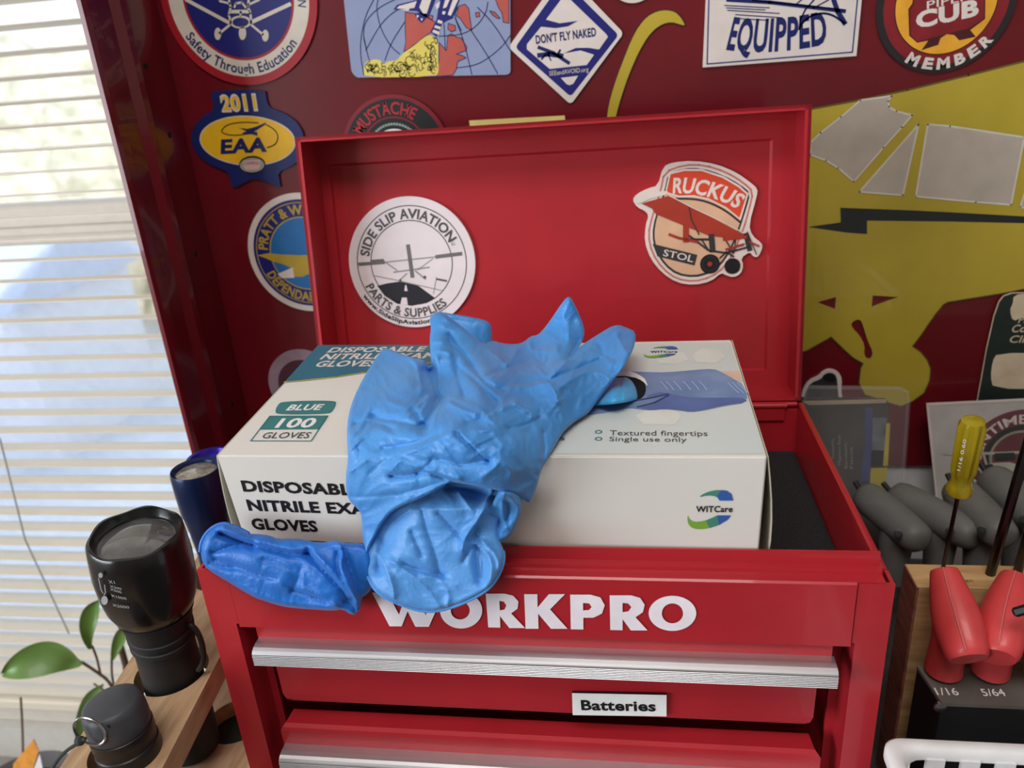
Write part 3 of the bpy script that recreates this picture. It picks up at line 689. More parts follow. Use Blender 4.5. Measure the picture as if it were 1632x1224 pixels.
def cubclub():
    pl = PN; c = pl.at(*A8((745, 30))[0])
    c = (pl.at(*A8((745, 20))[0])); R0 = .5*(rad(pl, A8((745, 20))[0], A8((650, 605))[0])+rad(pl, A8((745, 20))[0], A8((195, 100))[0]))
    r = thing('club_sticker', 'round black, maroon and gold sticker reading MEMBER, top right of the cabinet lid', 'sticker', pl.P(c[0], c[1]-R0))
    MAR = mat('maroon_print', (124, 30, 38), .42, var=.1); GOLD = mat('gold_print', (222, 160, 50), .42, var=.08)
    flat('backing', r, pl, [[circ(c, R0, 96)]], mat('soft_black_print', (36, 34, 36), .45), T1, T1)
    flat('maroon_ring', r, pl, [[circ(c, R0*.90, 96)]], MAR, T1+.0001)
    Rg = rad(pl, A8((745, 20))[0], A8((750, 437))[0])
    flat('black_line', r, pl, [[circ(c, Rg, 96)]], INK, T1+.00015)
    flat('gold_disc', r, pl, [[circ(c, Rg*.98, 96)]], GOLD, T1+.0002)
    pts = A8((480, -40), (470, 30), (438, 75), (445, 290), (510, 348), (600, 330), (545, 408), (680, 365), (700, 310), (750, 278), (810, 285), (850, 328), (985, 300), (940, 245), (1060, 155), (1063, -40))
    flat('emblem', r, pl, [[pl.L(pts)]], mat('dark_maroon_print', (70, 24, 30), .42), T1+.00025)
    pts = A8((490, -30), (480, 40), (450, 85), (457, 285), (515, 338), (930, 230), (1050, 150), (1053, -40))
    flat('emblem_shield', r, pl, [[pl.L(pts)]], MAR, T1+.0003)
    textmesh('lettering', r, pl, [tl(pl, 'CUB', A8((500, 228))[0], A8((1008, 120))[0], A8((480, 110))[0], bold=.05, serif=1),
                                  tl(pl, 'PIPER', A8((588, 75))[0], A8((945, -5))[0], A8((580, 15))[0], bold=.01)], WHITE2, T1+.0004)
    def ang(p): q = pl.at(*p); return math.degrees(math.atan2(q[1]-c[1], q[0]-c[0]))
    its = []
    cs = [(472, 490), (600, 512), (722, 500), (850, 462), (955, 398), (1050, 318)]
    for ch, p in zip('MEMBER', cs):
        a = ang(A8(p)[0]); w = 6.2 if ch == 'M' else 5; its.append(ta(ch, c, R0*.945, a-w, a+w, R0*.15, .05, 0, True))
    textmesh('ring_lettering', r, pl, its, WHITE2, T1+.0004)
cubclub()
def eaa():
    pl = PN
    r = sticker('rosette_sticker', 'blue rosette sticker dated 2011 with a yellow oval, left side of the cabinet lid', 'sticker', pl, (400, 300))
    def el(cx, cy, rx, ry, n=60, rot=-2, a0=0, a1=360):
        k = math.radians(rot); o = []
        for t in range(n+(a1-a0 < 360)):
            a = math.radians(a0+(a1-a0)*t/n); x, y = rx*math.cos(a), ry*math.sin(a); o.append((cx+x*math.cos(k)-y*math.sin(k), cy+x*math.sin(k)+y*math.cos(k)))
        return pl.L(B1(*o))
    o = smooth2(pl.L(B1((335, 152), (470, 138), (840, 128), (850, 220), (878, 300), (960, 325), (1060, 375), (1150, 450), (1200, 560), (1210, 680), (1150, 790), (1070, 850), (960, 895), (975, 990), (985, 1045), (900, 1000), (770, 960), (720, 955), (640, 1000), (540, 1048), (515, 970), (490, 890), (380, 850), (280, 800), (190, 710), (148, 600), (165, 500), (230, 410), (290, 360), (365, 315), (350, 230))), 1)
    flat('backing', r, pl, [[o]], NAVY2, T1, T1)
    flat('white_oval', r, pl, [[el(678, 605, 445, 232, rot=3)]], CREAM, T1+.0001)
    flat('yellow_oval', r, pl, [[el(678, 605, 433, 222, rot=3)]], YEL, T1+.0002)
    BR = mat('dark_bronze_print', (70, 62, 34), .45)
    a = smooth2(pl.L(B1((690, 540), (560, 560), (450, 540), (435, 505), (500, 450), (640, 432), (780, 440))), 3, False)
    b = smooth2(pl.L(B1((850, 455), (930, 500), (965, 560), (950, 620), (920, 650), (860, 668))), 3, False)
    flat('swoosh', r, pl, stroke(a, .0008)+stroke(b, .0008), BR, T1+.0003)
    flat('aircraft_drawing', r, pl, [[pl.L(B1((590, 485), (680, 495), (740, 480), (850, 435), (845, 455), (760, 510), (735, 520), (770, 525), (772, 560), (720, 545), (640, 545), (630, 535), (670, 515)))]], NAVY2, T1+.0004)
    textmesh('lettering', r, pl, [tl(pl, 'EAA', B1((430, 722))[0], B1((860, 700))[0], B1((430, 600))[0], bold=.045, shear=.25)], NAVY2, T1+.0004)
    textmesh('year_outline', r, pl, [tl(pl, '2011', B1((440, 330))[0], B1((775, 318))[0], B1((430, 190))[0], bold=.07)], CREAM, T1+.0001)
    textmesh('year_lettering', r, pl, [tl(pl, '2011', B1((452, 318))[0], B1((764, 306))[0], B1((446, 200))[0], bold=.02)], YEL, T1+.0002)
    flat('seal_edge', r, pl, [[el(722, 825, 122, 80, 40)]], INK, T1+.0004)
    flat('seal', r, pl, [[el(722, 830, 112, 68, 40)]], mat('seal_grey', (150, 150, 142), .5), T1+.0005)
    flat('seal_panel', r, pl, [[pl.L(B1((640, 790), (795, 782), (800, 830), (780, 870), (665, 875), (640, 835)))]], mat('seal_pink', (200, 170, 168), .5), T1+.0006)
    textmesh('seal_lettering', r, pl, [tl(pl, 'CHAMPION', B1((650, 830))[0], B1((790, 824))[0], B1((650, 800))[0])], REDP, T1+.0007)
eaa()
def pratt():
    pl = PN; c0 = B2((490, 515))[0]; c = pl.at(*c0); R0 = .5*(rad(pl, c0, B2((88, 500))[0])+rad(pl, c0, B2((470, 930))[0]))
    r = thing('engine_sticker', 'round blue and gold sticker with an eagle, half hidden behind the small lid', 'sticker', pl.P(c[0], c[1]-R0))
    BB = mat('bright_blue_print', (28, 104, 170), .42); GD = mat('old_gold_print', (176, 150, 50), .42)
    flat('backing', r, pl, [[circ(c, R0, 96)]], WHITE2, T1, T1)
    flat('blue_ring', r, pl, [[circ(c, R0*.90, 96)]], NAVY, T1+.0001)
    flat('gold_lines', r, pl, [ringseg(c, R0*.84, R0*.855, 90), ringseg(c, R0*.60, R0*.62, 90)], GD, T1+.0002)
    flat('sky_disc', r, pl, [[circ(c, R0*.60, 80)]], BB, T1+.00015)
    textmesh('ring_lettering', r, pl, [ta('PRATT & WHITNEY', c, R0*.655, 172, 25, R0*.155, .03), ta('DEPENDABLE ENGINES', c, R0*.815, 203, 348, R0*.155, .03, 0, True)], GD, T1+.0002)
    flat('eagle_print', r, pl, [[pl.L(B2((145, 525), (230, 510), (320, 520), (440, 525), (600, 520), (640, 600), (560, 640), (470, 680), (410, 680), (400, 620), (330, 590), (260, 570), (200, 545)))]], GD, T1+.0003)
    flat('eagle_head_print', r, pl, [[pl.L(B2((290, 660), (400, 612), (412, 688), (320, 690)))]], WHITE2, T1+.00035)
pratt()
def mustache():
    pl = PN; c0 = A5((470, 1240))[0]; c = pl.at(*c0); R0 = rad(pl, c0, A5((440, 765))[0])
    r = thing('black_sticker', 'round black and crimson lettered sticker, mostly hidden behind the top edge of the small lid', 'sticker', pl.P(c[0], c[1]-R0))
    MD = mat('crimson_print', (120, 22, 34), .45)
    flat('backing', r, pl, [[circ(c, R0, 96)]], MD, T1, T1); flat('black_ring', r, pl, [[circ(c, R0*.93, 96)]], INK, T1+.0001)
    flat('rim_lines', r, pl, [ringseg(c, R0*.60, R0*.63, 90), ringseg(c, R0*.93, R0*.955, 90)], MD, T1+.0002)
    textmesh('ring_lettering', r, pl, [ta('MUSTACHE', c, R0*.67, 150, 55, R0*.20, .02, 1)], mat('red_lettering', (168, 36, 44), .45), T1+.0002)
    R = random.Random(1); dots = []
    for i in range(24): a = math.radians(20+i*6); dots.append([circ((c[0]+R0*.5*math.cos(a), c[1]+R0*.5*math.sin(a)), .0010, 8)])
    flat('dots', r, pl, dots, mat('green_grey_print', (130, 150, 140), .5), T1+.0003)
    flat('skull_print', r, pl, [[circ(c, R0*.42, 40)]], WHITE2, T1+.0003)
mustache()
def cubplane():
    pl = PN
    r = sticker('aeroplane_decal', 'very large mustard yellow light aeroplane decal on the right of the cabinet lid', 'decal', pl, (1450, 640))
    body = B5((-120, 215), (112, 182), (380, 132), (630, 80), (960, 0), (1300, -85), (1300, 1210))+B6((1423, 75), (1330, 95), (1180, 120), (960, 155), (930, 170), (880, 230), (830, 300), (790, 360), (740, 425), (790, 460), (830, 510), (850, 560), (845, 630), (810, 710), (740, 760), (670, 790), (600, 770), (520, 740), (450, 720), (415, 650), (425, 560), (440, 530), (380, 495), (330, 450), (245, 368), (170, 410), (100, 450), (-60, 500))
    holes = [B6((160, 158), (275, 125), (268, 198)), B6((498, 116), (655, 126), (492, 186)), smooth2(B6((365, 285), (400, 262), (425, 265), (440, 300), (470, 400), (500, 460), (490, 502), (460, 500), (445, 470), (450, 420), (420, 360), (375, 315)), 1)]
    hs = [pl.L(x) for x in holes]
    flat('yellow_body', r, pl, [[pl.L(body)]+hs], CUBY, .0010, .0010)
    GREY = mat('window_grey_vinyl', (178, 168, 156), .35, var=.04, coat=.5); LINE = mat('pale_window_edge', (206, 200, 186), .35)
    wins = [B5((105, 365), (160, 310), (270, 225), (375, 135), (545, 112), (525, 140), (530, 170), (570, 195), (655, 215), (600, 280), (500, 390), (340, 575), (255, 500), (190, 460), (105, 430)),
            B5((690, 265), (605, 648), (370, 630)), B5((740, 265), (860, 275), (1262, 335), (1190, 700), (1000, 685), (675, 655)), B5((1270, 620), (1400, 640), (1400, 740), (1240, 712))]
    for w in wins: flat('cabin_window', r, pl, [[pl.L(w)]], GREY, .0012); 
    S = []
    for w in wins: S += stroke(pl.L(w), .0012, True)
    flat('window_edge', r, pl, S, LINE, .0013)
    DK = mat('black_vinyl', (30, 36, 38), .35, coat=.4)
    flat('lightning_stripe', r, pl, [[pl.L(B5((95, 820), (270, 795), (267, 716), (600, 728), (860, 740), (1300, 765), (1300, 800), (860, 790), (412, 785), (412, 858), (300, 850)))]], DK, .0012)
    E = pl.L(body); oe = mat('olive_edge', (96, 86, 40), .5)
    for a_, w_ in ((E[1:7], .0012), (E[6:], .0008)): flat('dark_edge', r, pl, stroke(a_, w_), oe, .0011)
cubplane()
def greenplate():
    pl = PL((0, YP-.0005, 0), (1, 0, 0), (0, 0, 1))
    r = sticker('placard', 'dark green rounded placard with cream lettering at the right edge', 'placard', pl, (1600, 640))
    o = B6((1128, 760), (1150, 640), (1185, 440), (1230, 240), (1262, 150), (1290, 115), (1340, 98), (1560, 90), (1600, 760))
    G = mat('dark_green_enamel', (34, 46, 44), .4, var=.1); CR = mat('aged_cream_print', (206, 190, 164), .5, var=.08)
    flat('backing', r, pl, [[pl.L(o)]], G, .0025, .0015, mside=CR)
    flat('edge_line', r, pl, stroke(pl.L(o[:8]), .0006), CR, .0026)
    flat('cream_panel', r, pl, [[smooth2(pl.L(B6((1250, 462), (1600, 460), (1600, 680), (1225, 678), (1210, 600), (1222, 510))), 1)]], CR, .0026)
    flat('worn_patch', r, pl, [[smooth2(pl.L(B6((1350, 110), (1440, 95), (1600, 100), (1600, 240), (1400, 245), (1345, 270), (1325, 200), (1345, 160))), 1)]], CR, .0026)
    textmesh('lettering', r, pl, [tl(pl, 'Pip', B6((1375, 278))[0], B6((1450, 278))[0], B6((1382, 240))[0], bold=.01, shear=.2), tl(pl, 'Cor', B6((1332, 335))[0], B6((1450, 333))[0], B6((1340, 290))[0], bold=.01, shear=.2),
        tl(pl, 'Clin', B6((1318, 398))[0], B6((1450, 398))[0], B6((1325, 355))[0], bold=.01, shear=.2)], CR, .0027)
greenplate()
def smallbits():
    pl = PN
    r = sticker('animal_sticker', 'small black sticker with a white cut-out border right of the small lid', 'sticker', pl, (1310, 640))
    o = smooth2(pl.L(B6((60, 740), (75, 680), (110, 630), (170, 605), (195, 575), (240, 560), (290, 580), (310, 620), (305, 690), (315, 750), (305, 790), (60, 790))), 1)
    flat('backing', r, pl, [[o]], WHITE2, T1, T1)
    flat('black_figure', r, pl, [[smooth2(pl.L(B6((75, 760), (90, 690), (120, 645), (185, 620), (200, 592), (240, 580), (278, 600), (285, 690), (295, 790), (75, 790))), 1)]], mat('charcoal_print', (48, 46, 50), .5), T1+.0001)
    flat('dark_patch', r, pl, [[smooth2(pl.L(B6((195, 600), (230, 588), (268, 600), (270, 640), (225, 640), (195, 625))), 1)], [circ(pl.at(*B6((165, 720))[0]), .002, 16)]], INK, T1+.0002)
    r = sticker('lilac_sticker', 'faded lilac round sticker low behind the carton at left', 'sticker', pl, (470, 650))
    c = pl.at(486, 612); R0 = rad(pl, (486, 612), (430, 612))
    flat('backing', r, pl, [[circ(c, R0, 60)]], mat('faded_lilac', (150, 130, 146), .5, var=.1), T1, T1)
    flat('inner_disc', r, pl, [[circ(c, R0*.72, 60)]], mat('dull_plum', (84, 50, 66), .5), T1+.0001)
smallbits()
# ---- stickers on the small lid
LP = PL(Vector((0, TD, .001))+lback*(.033+.0014), lu, lv)
def sideslip():
    pl = LP; c0 = B3((597, 605))[0]; c = pl.at(*c0); R0 = .5*(rad(pl, c0, B3((85, 600))[0])+rad(pl, c0, B3((1108, 620))[0]))
    r = thing('aviation_sticker', 'round white sticker with grey lettering and an aeroplane landing over a black runway', 'sticker', pl.P(c[0], c[1]-R0))
    GK = mat('grey_ink', (78, 76, 78), .5); LG = mat('light_grey_ink', (150, 146, 146), .5)
    W_ = mat('sticker_white', (226, 216, 220), .42, var=.02)
    flat('backing', r, pl, [[circ(c, R0, 96)]], W_, T1+.0004, T1+.0004); h = T1+.0005
    def ang(p): q = pl.at(*B3(p)[0]); return math.degrees(math.atan2(q[1]-c[1], q[0]-c[0]))
    flat('ring_lines', r, pl, [ringseg(c, R0*.855, R0*.87, 96), ringseg(c, R0*.635, R0*.65, 96)], GK, h)
    textmesh('ring_lettering', r, pl, [ta('SIDE SLIP AVIATION', c, R0*.675, ang((205, 545)), ang((920, 430)), R0*.14, .028), ta('PARTS & SUPPLIES', c, R0*.835, ang((235, 790))-360 if ang((235, 790)) > 0 else ang((235, 790)), ang((860, 905)), R0*.13, .028, 0, True)], GK, h+.0001)
    textmesh('web_lettering', r, pl, [ta('www.SideSlipAviation.com', c, R0*.955, ang((205, 870)), ang((880, 1010)), R0*.065, .03, 0, True)], INK, h+.0001)
    textmesh('ring_lettering', r, pl, [ta('LLC', c, R0*.70, ang((935, 462)), ang((955, 400)), R0*.06)], GK, h+.0001)
    flat('runway_print', r, pl, [[pl.L(B3((320, 790), (400, 770), (500, 755), (640, 780), (790, 890), (720, 930), (600, 952), (480, 935), (380, 870)))]], mat('blue_black_ink', (22, 24, 34), .5), h)
    flat('runway_marks', r, pl, [[pl.L(B3((545, 790), (555, 780), (568, 832), (540, 832)))], [pl.L(B3((520, 885), (560, 885), (568, 945), (508, 940)))]], W_, h+.0001)
    S = stroke(pl.L(B3((175, 615), (375, 600))), .0022)+stroke(pl.L(B3((800, 555), (1000, 530))), .0024)+stroke(pl.L(B3((270, 588), (370, 580))), .0014)
    S += stroke(pl.L(B3((570, 465), (605, 715))), .0026)
    flat('aircraft_drawing', r, pl, S, mat('mid_grey_ink', (108, 104, 106), .5), h+.0001)
    S = stroke(pl.L(B3((370, 600), (800, 555))), .0008)+stroke(pl.L(B3((390, 600), (480, 665))), .0008)+stroke(pl.L(B3((455, 680), (740, 640))), .0010)+stroke(pl.L(B3((560, 690), (500, 745))), .0008)+stroke(pl.L(B3((630, 670), (710, 735))), .0010)+stroke(pl.L(B3((770, 570), (650, 660))), .0006)
    S += stroke(pl.L(B3((285, 705), (480, 745), (850, 830))), .0006)+stroke(pl.L(B3((800, 720), (775, 855))), .0005)
    flat('thin_lines', r, pl, S, LG, h+.00008)
    S = [[circ(pl.at(*B3((705, 720))[0]), .0010, 12)], [circ(pl.at(*B3((508, 745))[0]), .0008, 12)]]+stroke(pl.L(B3((805, 735), (880, 750))), .0012)
    flat('dark_marks', r, pl, S, GK, h+.00015)
sideslip()
def ruckus():
    pl = LP
    r = sticker('shield_sticker', 'cut-out shield sticker with orange banner and a red aeroplane flying over cream ground', 'sticker', pl, (1100, 452))
    CRM = mat('sticker_cream', (222, 208, 200), .42); OR = mat('orange_red_print', (212, 70, 44), .42); TAN = mat('tan_print', (214, 172, 140), .42); DK = mat('slate_print', (52, 50, 52), .45)
    RD = mat('brick_red_ink', (164, 52, 36), .45); PK = mat('dusty_pink_print', (198, 120, 112), .45)
    o = smooth2(pl.L(B4((390, 130), (470, 95), (640, 82), (820, 110), (980, 175), (1100, 260), (1155, 310), (1150, 370), (1085, 600), (1110, 690), (1190, 750), (1195, 790), (1160, 865), (1120, 860), (1095, 820), (1020, 870), (1040, 930), (1020, 1000), (960, 1028), (900, 1010), (860, 990), (780, 1060), (640, 1090), (500, 1070), (380, 990), (290, 880), (240, 740), (250, 600), (275, 530), (245, 490), (180, 460), (140, 400), (180, 350), (270, 305), (350, 285))), 1)
    flat('backing', r, pl, [[o]], CRM, T1+.0003, T1+.0003); h = T1+.0004
    sh = lambda s: None
    outer = smooth2(pl.L(B4((400, 175), (560, 118), (720, 118), (900, 175), (1040, 260), (1120, 335), (1085, 480), (1040, 640), (960, 830), (880, 950), (780, 1025), (640, 1062), (500, 1040), (390, 960), (300, 830), (270, 680), (300, 540), (370, 330))), 1)
    flat('pink_line', r, pl, stroke(outer, .0011, True), PK, h)
    inner = smooth2(pl.L(B4((430, 185), (560, 142), (700, 142), (880, 200), (1020, 280), (1098, 345), (1060, 480), (1010, 640), (940, 810), (860, 930), (760, 1000), (640, 1030), (500, 1008), (400, 930), (325, 810), (300, 680), (325, 540), (400, 330))), 1)
    flat('dark_line', r, pl, [[inner]], DK, h+.00005)
    fld = smooth2(pl.L(B4((448, 195), (570, 158), (700, 158), (870, 215), (1010, 295), (1080, 352), (1045, 480), (995, 640), (925, 805), (850, 915), (755, 982), (640, 1012), (510, 992), (412, 918), (340, 800), (316, 680), (340, 540), (415, 330))), 1)
    flat('tan_field', r, pl, [[fld]], TAN, h+.0001)
    flat('banner_edge', r, pl, [[pl.L(B4((440, 180), (560, 150), (700, 150), (880, 208), (1010, 285), (1082, 350), (1018, 565), (900, 470), (760, 400), (640, 375), (520, 380), (405, 345)))]], CRM, h+.00015)
    flat('orange_banner', r, pl, [[pl.L(B4((452, 192), (560, 166), (700, 166), (870, 222), (1000, 298), (1066, 356), (1008, 545), (900, 458), (760, 388), (640, 362), (520, 366), (418, 335)))]], OR, h+.0002)
    flat('dark_line', r, pl, stroke(smooth2(pl.L(B4((500, 390), (640, 392), (760, 418), (900, 488), (1015, 582))), 2, False), .0012), DK, h+.00025)
    a = [pl.at(*p) for p in B4((468, 345), (620, 330), (830, 370), (985, 470))]
    def bez(t): return [sum(w*a[i][k] for i, w in enumerate(((1-t)**3, 3*t*(1-t)**2, 3*t*t*(1-t), t**3))) for k in (0, 1)]
    hh = rad(pl, B4((620, 330))[0], B4((640, 212))[0])
    def wf(x, y):
        p = Vector(bez(x)); d = (Vector(bez(min(1, x+.01)))-Vector(bez(max(0, x-.01)))).normalized(); n = Vector((-d.y, d.x)); return tuple(p+n*hh*y+d*hh*.1*y)
    textmesh('banner_lettering', r, pl, [('RUCKUS', wf, .03, 0)], CRM, h+.0003)
    flat('dark_plate', r, pl, [[pl.L(B4((305, 755), (668, 845), (645, 932), (345, 858)))]], DK, h+.0002)
    textmesh('plate_lettering', r, pl, [tl(pl, 'STOL', B4((388, 852))[0], B4((630, 905))[0], B4((400, 800))[0], bold=.01)], CRM, h+.0003)
    S = [[pl.L(B4((215, 430), (440, 365), (600, 455), (760, 530), (1060, 690), (1040, 712), (870, 705), (760, 690), (560, 610), (330, 515), (300, 470)))]]
    flat('wing_drawing', r, pl, S, RD, h+.0004)
    flat('wing_tip', r, pl, [[smooth2(pl.L(B4((175, 432), (200, 370), (300, 335), (430, 325), (432, 355), (300, 385), (215, 425))), 1)]]+stroke(pl.L(B4((440, 365), (640, 468), (900, 590), (1060, 680))), .0006), CRM, h+.00045)
    S = stroke(pl.L(B4((600, 460), (620, 560), (680, 680))), .0008)+stroke(pl.L(B4((560, 610), (560, 720), (760, 720))), .0014)+stroke(pl.L(B4((600, 690), (760, 810), (900, 830), (1080, 780))), .0012)
    S += stroke(pl.L(B4((780, 690), (790, 810))), .0035)+stroke(pl.L(B4((880, 700), (960, 830), (980, 700))), .0008)+stroke(pl.L(B4((700, 720), (760, 810))), .0008)+stroke(pl.L(B4((1060, 680), (1090, 800))), .0030)+stroke(pl.L(B4((1070, 660), (1145, 840))), .0006)
    S += stroke(pl.L(B4((850, 870), (900, 820), (960, 860))), .0010)
    flat('frame_drawing', r, pl, S, DK, h+.0005)
    S = stroke(pl.L(B4((440, 680), (520, 710), (660, 740))), .0016)+stroke(pl.L(B4((575, 620), (575, 730))), .0035)+stroke(pl.L(B4((880, 720), (1060, 700))), .0018)+stroke(pl.L(B4((900, 800), (1040, 760))), .0014)+stroke(pl.L(B4((1090, 740), (1165, 775))), .0010)
    flat('tail_drawing', r, pl, S, RD, h+.00055)
    W1 = pl.at(*B4((768, 918))[0]); W2 = pl.at(*B4((950, 935))[0])
    flat('wheels', r, pl, [[circ(W1, rad(pl, B4((768, 918))[0], B4((768, 840))[0]), 40)], [circ(W2, rad(pl, B4((950, 935))[0], B4((950, 872))[0]), 40)]], INK, h+.0006)
    flat('wheel_hubs', r, pl, [[circ(W1, .0015, 20)]], RD, h+.0007)
    flat('wheel_hubs', r, pl, [ringseg(W1, .0042, .0046, 30)], DK, h+.0007)
ruckus()
# ------------------------------------------------------------------ nitrile gloves: crumpled closed sheets lying on the carton
F0 = PL(BO, bu, Vector((0, -.011, .085)))
def dep_plane(p, px, py, off=0):
    d = ray(px, py); return ((p.o+p.n*off-CAM).dot(p.n))/d.dot(p.n)
tT = lambda x, y, o=0: (x, y, dep_plane(TOP, x, y, o))
tF = lambda x, y, o=0: (x, y, dep_plane(F0, x, y, o))
def tY(x, y, Y): d = ray(x, y); return (x, y, (Y-CAM.y)/d.y)
class TPS:
    def __init__(s, c, lam=1e-4):
        c = np.array(c); s.x = c[:, :2]/100; n = len(c); K = s.k(s.x, s.x)+lam*np.eye(n); Pm = np.c_[np.ones(n), s.x]
        A = np.zeros((n+3, n+3)); A[:n, :n] = K; A[:n, n:] = Pm; A[n:, :n] = Pm.T; s.w = np.linalg.solve(A, np.r_[c[:, 2], 0, 0, 0])
    def k(s, a, b):
        r2 = ((a[:, None]-b[None])**2).sum(2)+1e-12; return r2*np.log(r2)*.5
    def __call__(s, p):
        q = p/100; return s.k(q, s.x)@s.w[:-3]+s.w[-3]+q@s.w[-2:]
def pdist(P, pts, closed=False):
    """distance and side of points P to a polyline"""
    best = np.full(len(P), 1e9); side = np.zeros(len(P)); pts = np.array(pts, float); n = len(pts)
    for i in range(n if closed else n-1):
        a = pts[i]; b = pts[(i+1) % n]; ab = b-a; L = (ab**2).sum()
        if L < 1e-9: continue
        t = np.clip(((P-a)@ab)/L, 0, 1); q = P-(a+t[:, None]*ab); d = np.hypot(q[:, 0], q[:, 1])
        cr = ab[0]*(P[:, 1]-a[1])-ab[1]*(P[:, 0]-a[0]); m = d < best; best[m] = d[m]; side[m] = np.sign(cr[m])
    return best, side
def inside(P, poly):
    x, y = P[:, 0], P[:, 1]; c = np.zeros(len(P), bool); n = len(poly)
    for i in range(n):
        x0, y0 = poly[i]; x1, y1 = poly[(i+1) % n]
        if y0 == y1: continue
        m = ((y0 > y) != (y1 > y)) & (x < (x1-x0)*(y-y0)/(y1-y0)+x0); c ^= m
    return c
def resample(pts, step):
    out = []; n = len(pts)
    for i in range(n):
        a, b = np.array(pts[i]), np.array(pts[(i+1) % n]); k = max(1, int(round(np.hypot(*(b-a))/step)))
        out += [tuple(a+(b-a)*j/k) for j in range(k)]
    return out
def crumple(P, creases, seed, amp, wl):
    h = np.zeros(len(P))
    for pts, a, w, kind in creases:
        pts = smooth2(list(pts), 2, False); d, s = pdist(P, pts)
        if kind == 'r': h += 1.45*a*np.exp(-(d/w)**1.05)
        elif kind == 's': h += a*np.where(s > 0, np.exp(-(d/w)), -.35*np.exp(-(d/(w*.5))))
    o = Vector((seed*13.7, seed*5.1, 0))
    for i, p in enumerate(P):
        v = Vector((p[0], p[1], 0))/wl+o; w = noise.noise_vector(v*.6)*.9; q = v+Vector((w.x, w.y, 0))
        r1 = 1-abs(noise.noise(q*1.0))*2.2; r2 = 1-abs(noise.noise(q*2.3+Vector((7, 3, 0))))*2.2; r3 = noise.noise(q*6)
        h[i] += amp*(r1*1.0+r2*.42+r3*.10)
    return h
def sheet(name, parent, outline, tps, creases, m, seed=1, amp=.0010, wl=46, R=9, puff=.0022, back=.0012, step=2.6, flare=0, lift=None):
    ol = resample(smooth2(outline, 1), step); P0 = np.array(ol); lo, hi = P0.min(0), P0.max(0)
    R_ = random.Random(seed); gx = np.arange(lo[0], hi[0], step); gy = np.arange(lo[1], hi[1], step*.866); G = []
    for j, y in enumerate(gy):
        for x in gx: G.append((x+(step/2 if j % 2 else 0)+R_.uniform(-.3, .3), y+R_.uniform(-.3, .3)))
    G = np.array(G); G = G[inside(G, ol)]; dd, _ = pdist(G, ol[::2], True); G = G[dd > step*.6]
    allp = [Vector(p) for p in ol]+[Vector(p) for p in G]; n0 = len(ol)
    r = delaunay_2d_cdt(allp, [(i, (i+1) % n0) for i in range(n0)], [], 1, 1e-4)
    V = np.array([tuple(v) for v in r[0]]); F = [tuple(f) for f in r[2]]
    de, _ = pdist(V, ol[::2], True); e = np.clip(de/R, 0, 1); rim = np.sqrt(1-(1-e)**2)
    t = tps(V); h = crumple(V, creases, seed, amp, wl)*(.25+.75*np.clip(de/(R*.8), 0, 1))+puff*rim
    if lift is not None: h += lift(V)
    if seed == 2: h += (h-h.mean())*.5*np.clip((745-V[:, 1])/60, 0, 1)*np.clip(de/14, 0, 1)
    vs = []
    D = [ray(*p) for p in V]
    for d, tt, hh in zip(D, t, h): vs.append(CAM+d*(tt-hh))
    n = len(vs)
    for d, tt, ee, hh in zip(D, t, rim, h): vs.append(CAM+d*(tt-hh+back*(.15+1.2*ee)))
    fs = []; cnt = {}
    for f in F:
        a, b, c = V[f[0]], V[f[1]], V[f[2]]
        if (b[0]-a[0])*(c[1]-a[1])-(b[1]-a[1])*(c[0]-a[0]) > 0: f = f[::-1]
        fs.append(f); fs.append(tuple(i+n for i in f[::-1]))
        for i in range(3): k = (f[i], f[(i+1) % 3]); cnt[k] = 1
    for (a, b) in list(cnt):
        if (b, a) not in cnt: fs.append((b, a, a+n, b+n))
    return mk(name, vs, fs, m, parent, smooth=True)
def glove_mat(name, rgb, rgb2):
    m = mat(name, rgb, .46, scale=18, rgb2=rgb2, bump=.22, bscale=700); b = m.node_tree.nodes['Principled BSDF']
    b.inputs['Subsurface Weight'].default_value = .12; b.inputs['Subsurface Radius'].default_value = (.002, .004, .008); b.inputs['Subsurface Scale'].default_value = .5
    b.inputs['Sheen Weight'].default_value = .12
    return m
GB = glove_mat('blue_nitrile', (70, 144, 212), (60, 132, 204)); GB2 = glove_mat('deep_blue_nitrile', (20, 110, 200), (16, 98, 188)); GB3 = glove_mat('cyan_nitrile', (70, 172, 232), (54, 156, 222))
GIN = glove_mat('powdered_blue_nitrile', (84, 150, 218), (74, 140, 208)); 
D1 = Z(540, 480, 7.65); D2 = Z(540, 630, 7.65); D3 = Z(700, 480, 7.65); D4 = Z(700, 630, 7.65); D5 = Z(850, 460, 7.65); D6 = Z(550, 750, 5.1); D7 = Z(310, 820, 5.44); C4 = Z(880, 530, 3.308); C1 = Z(540, 460, 3.264); C2 = Z(300, 700, 3.022)
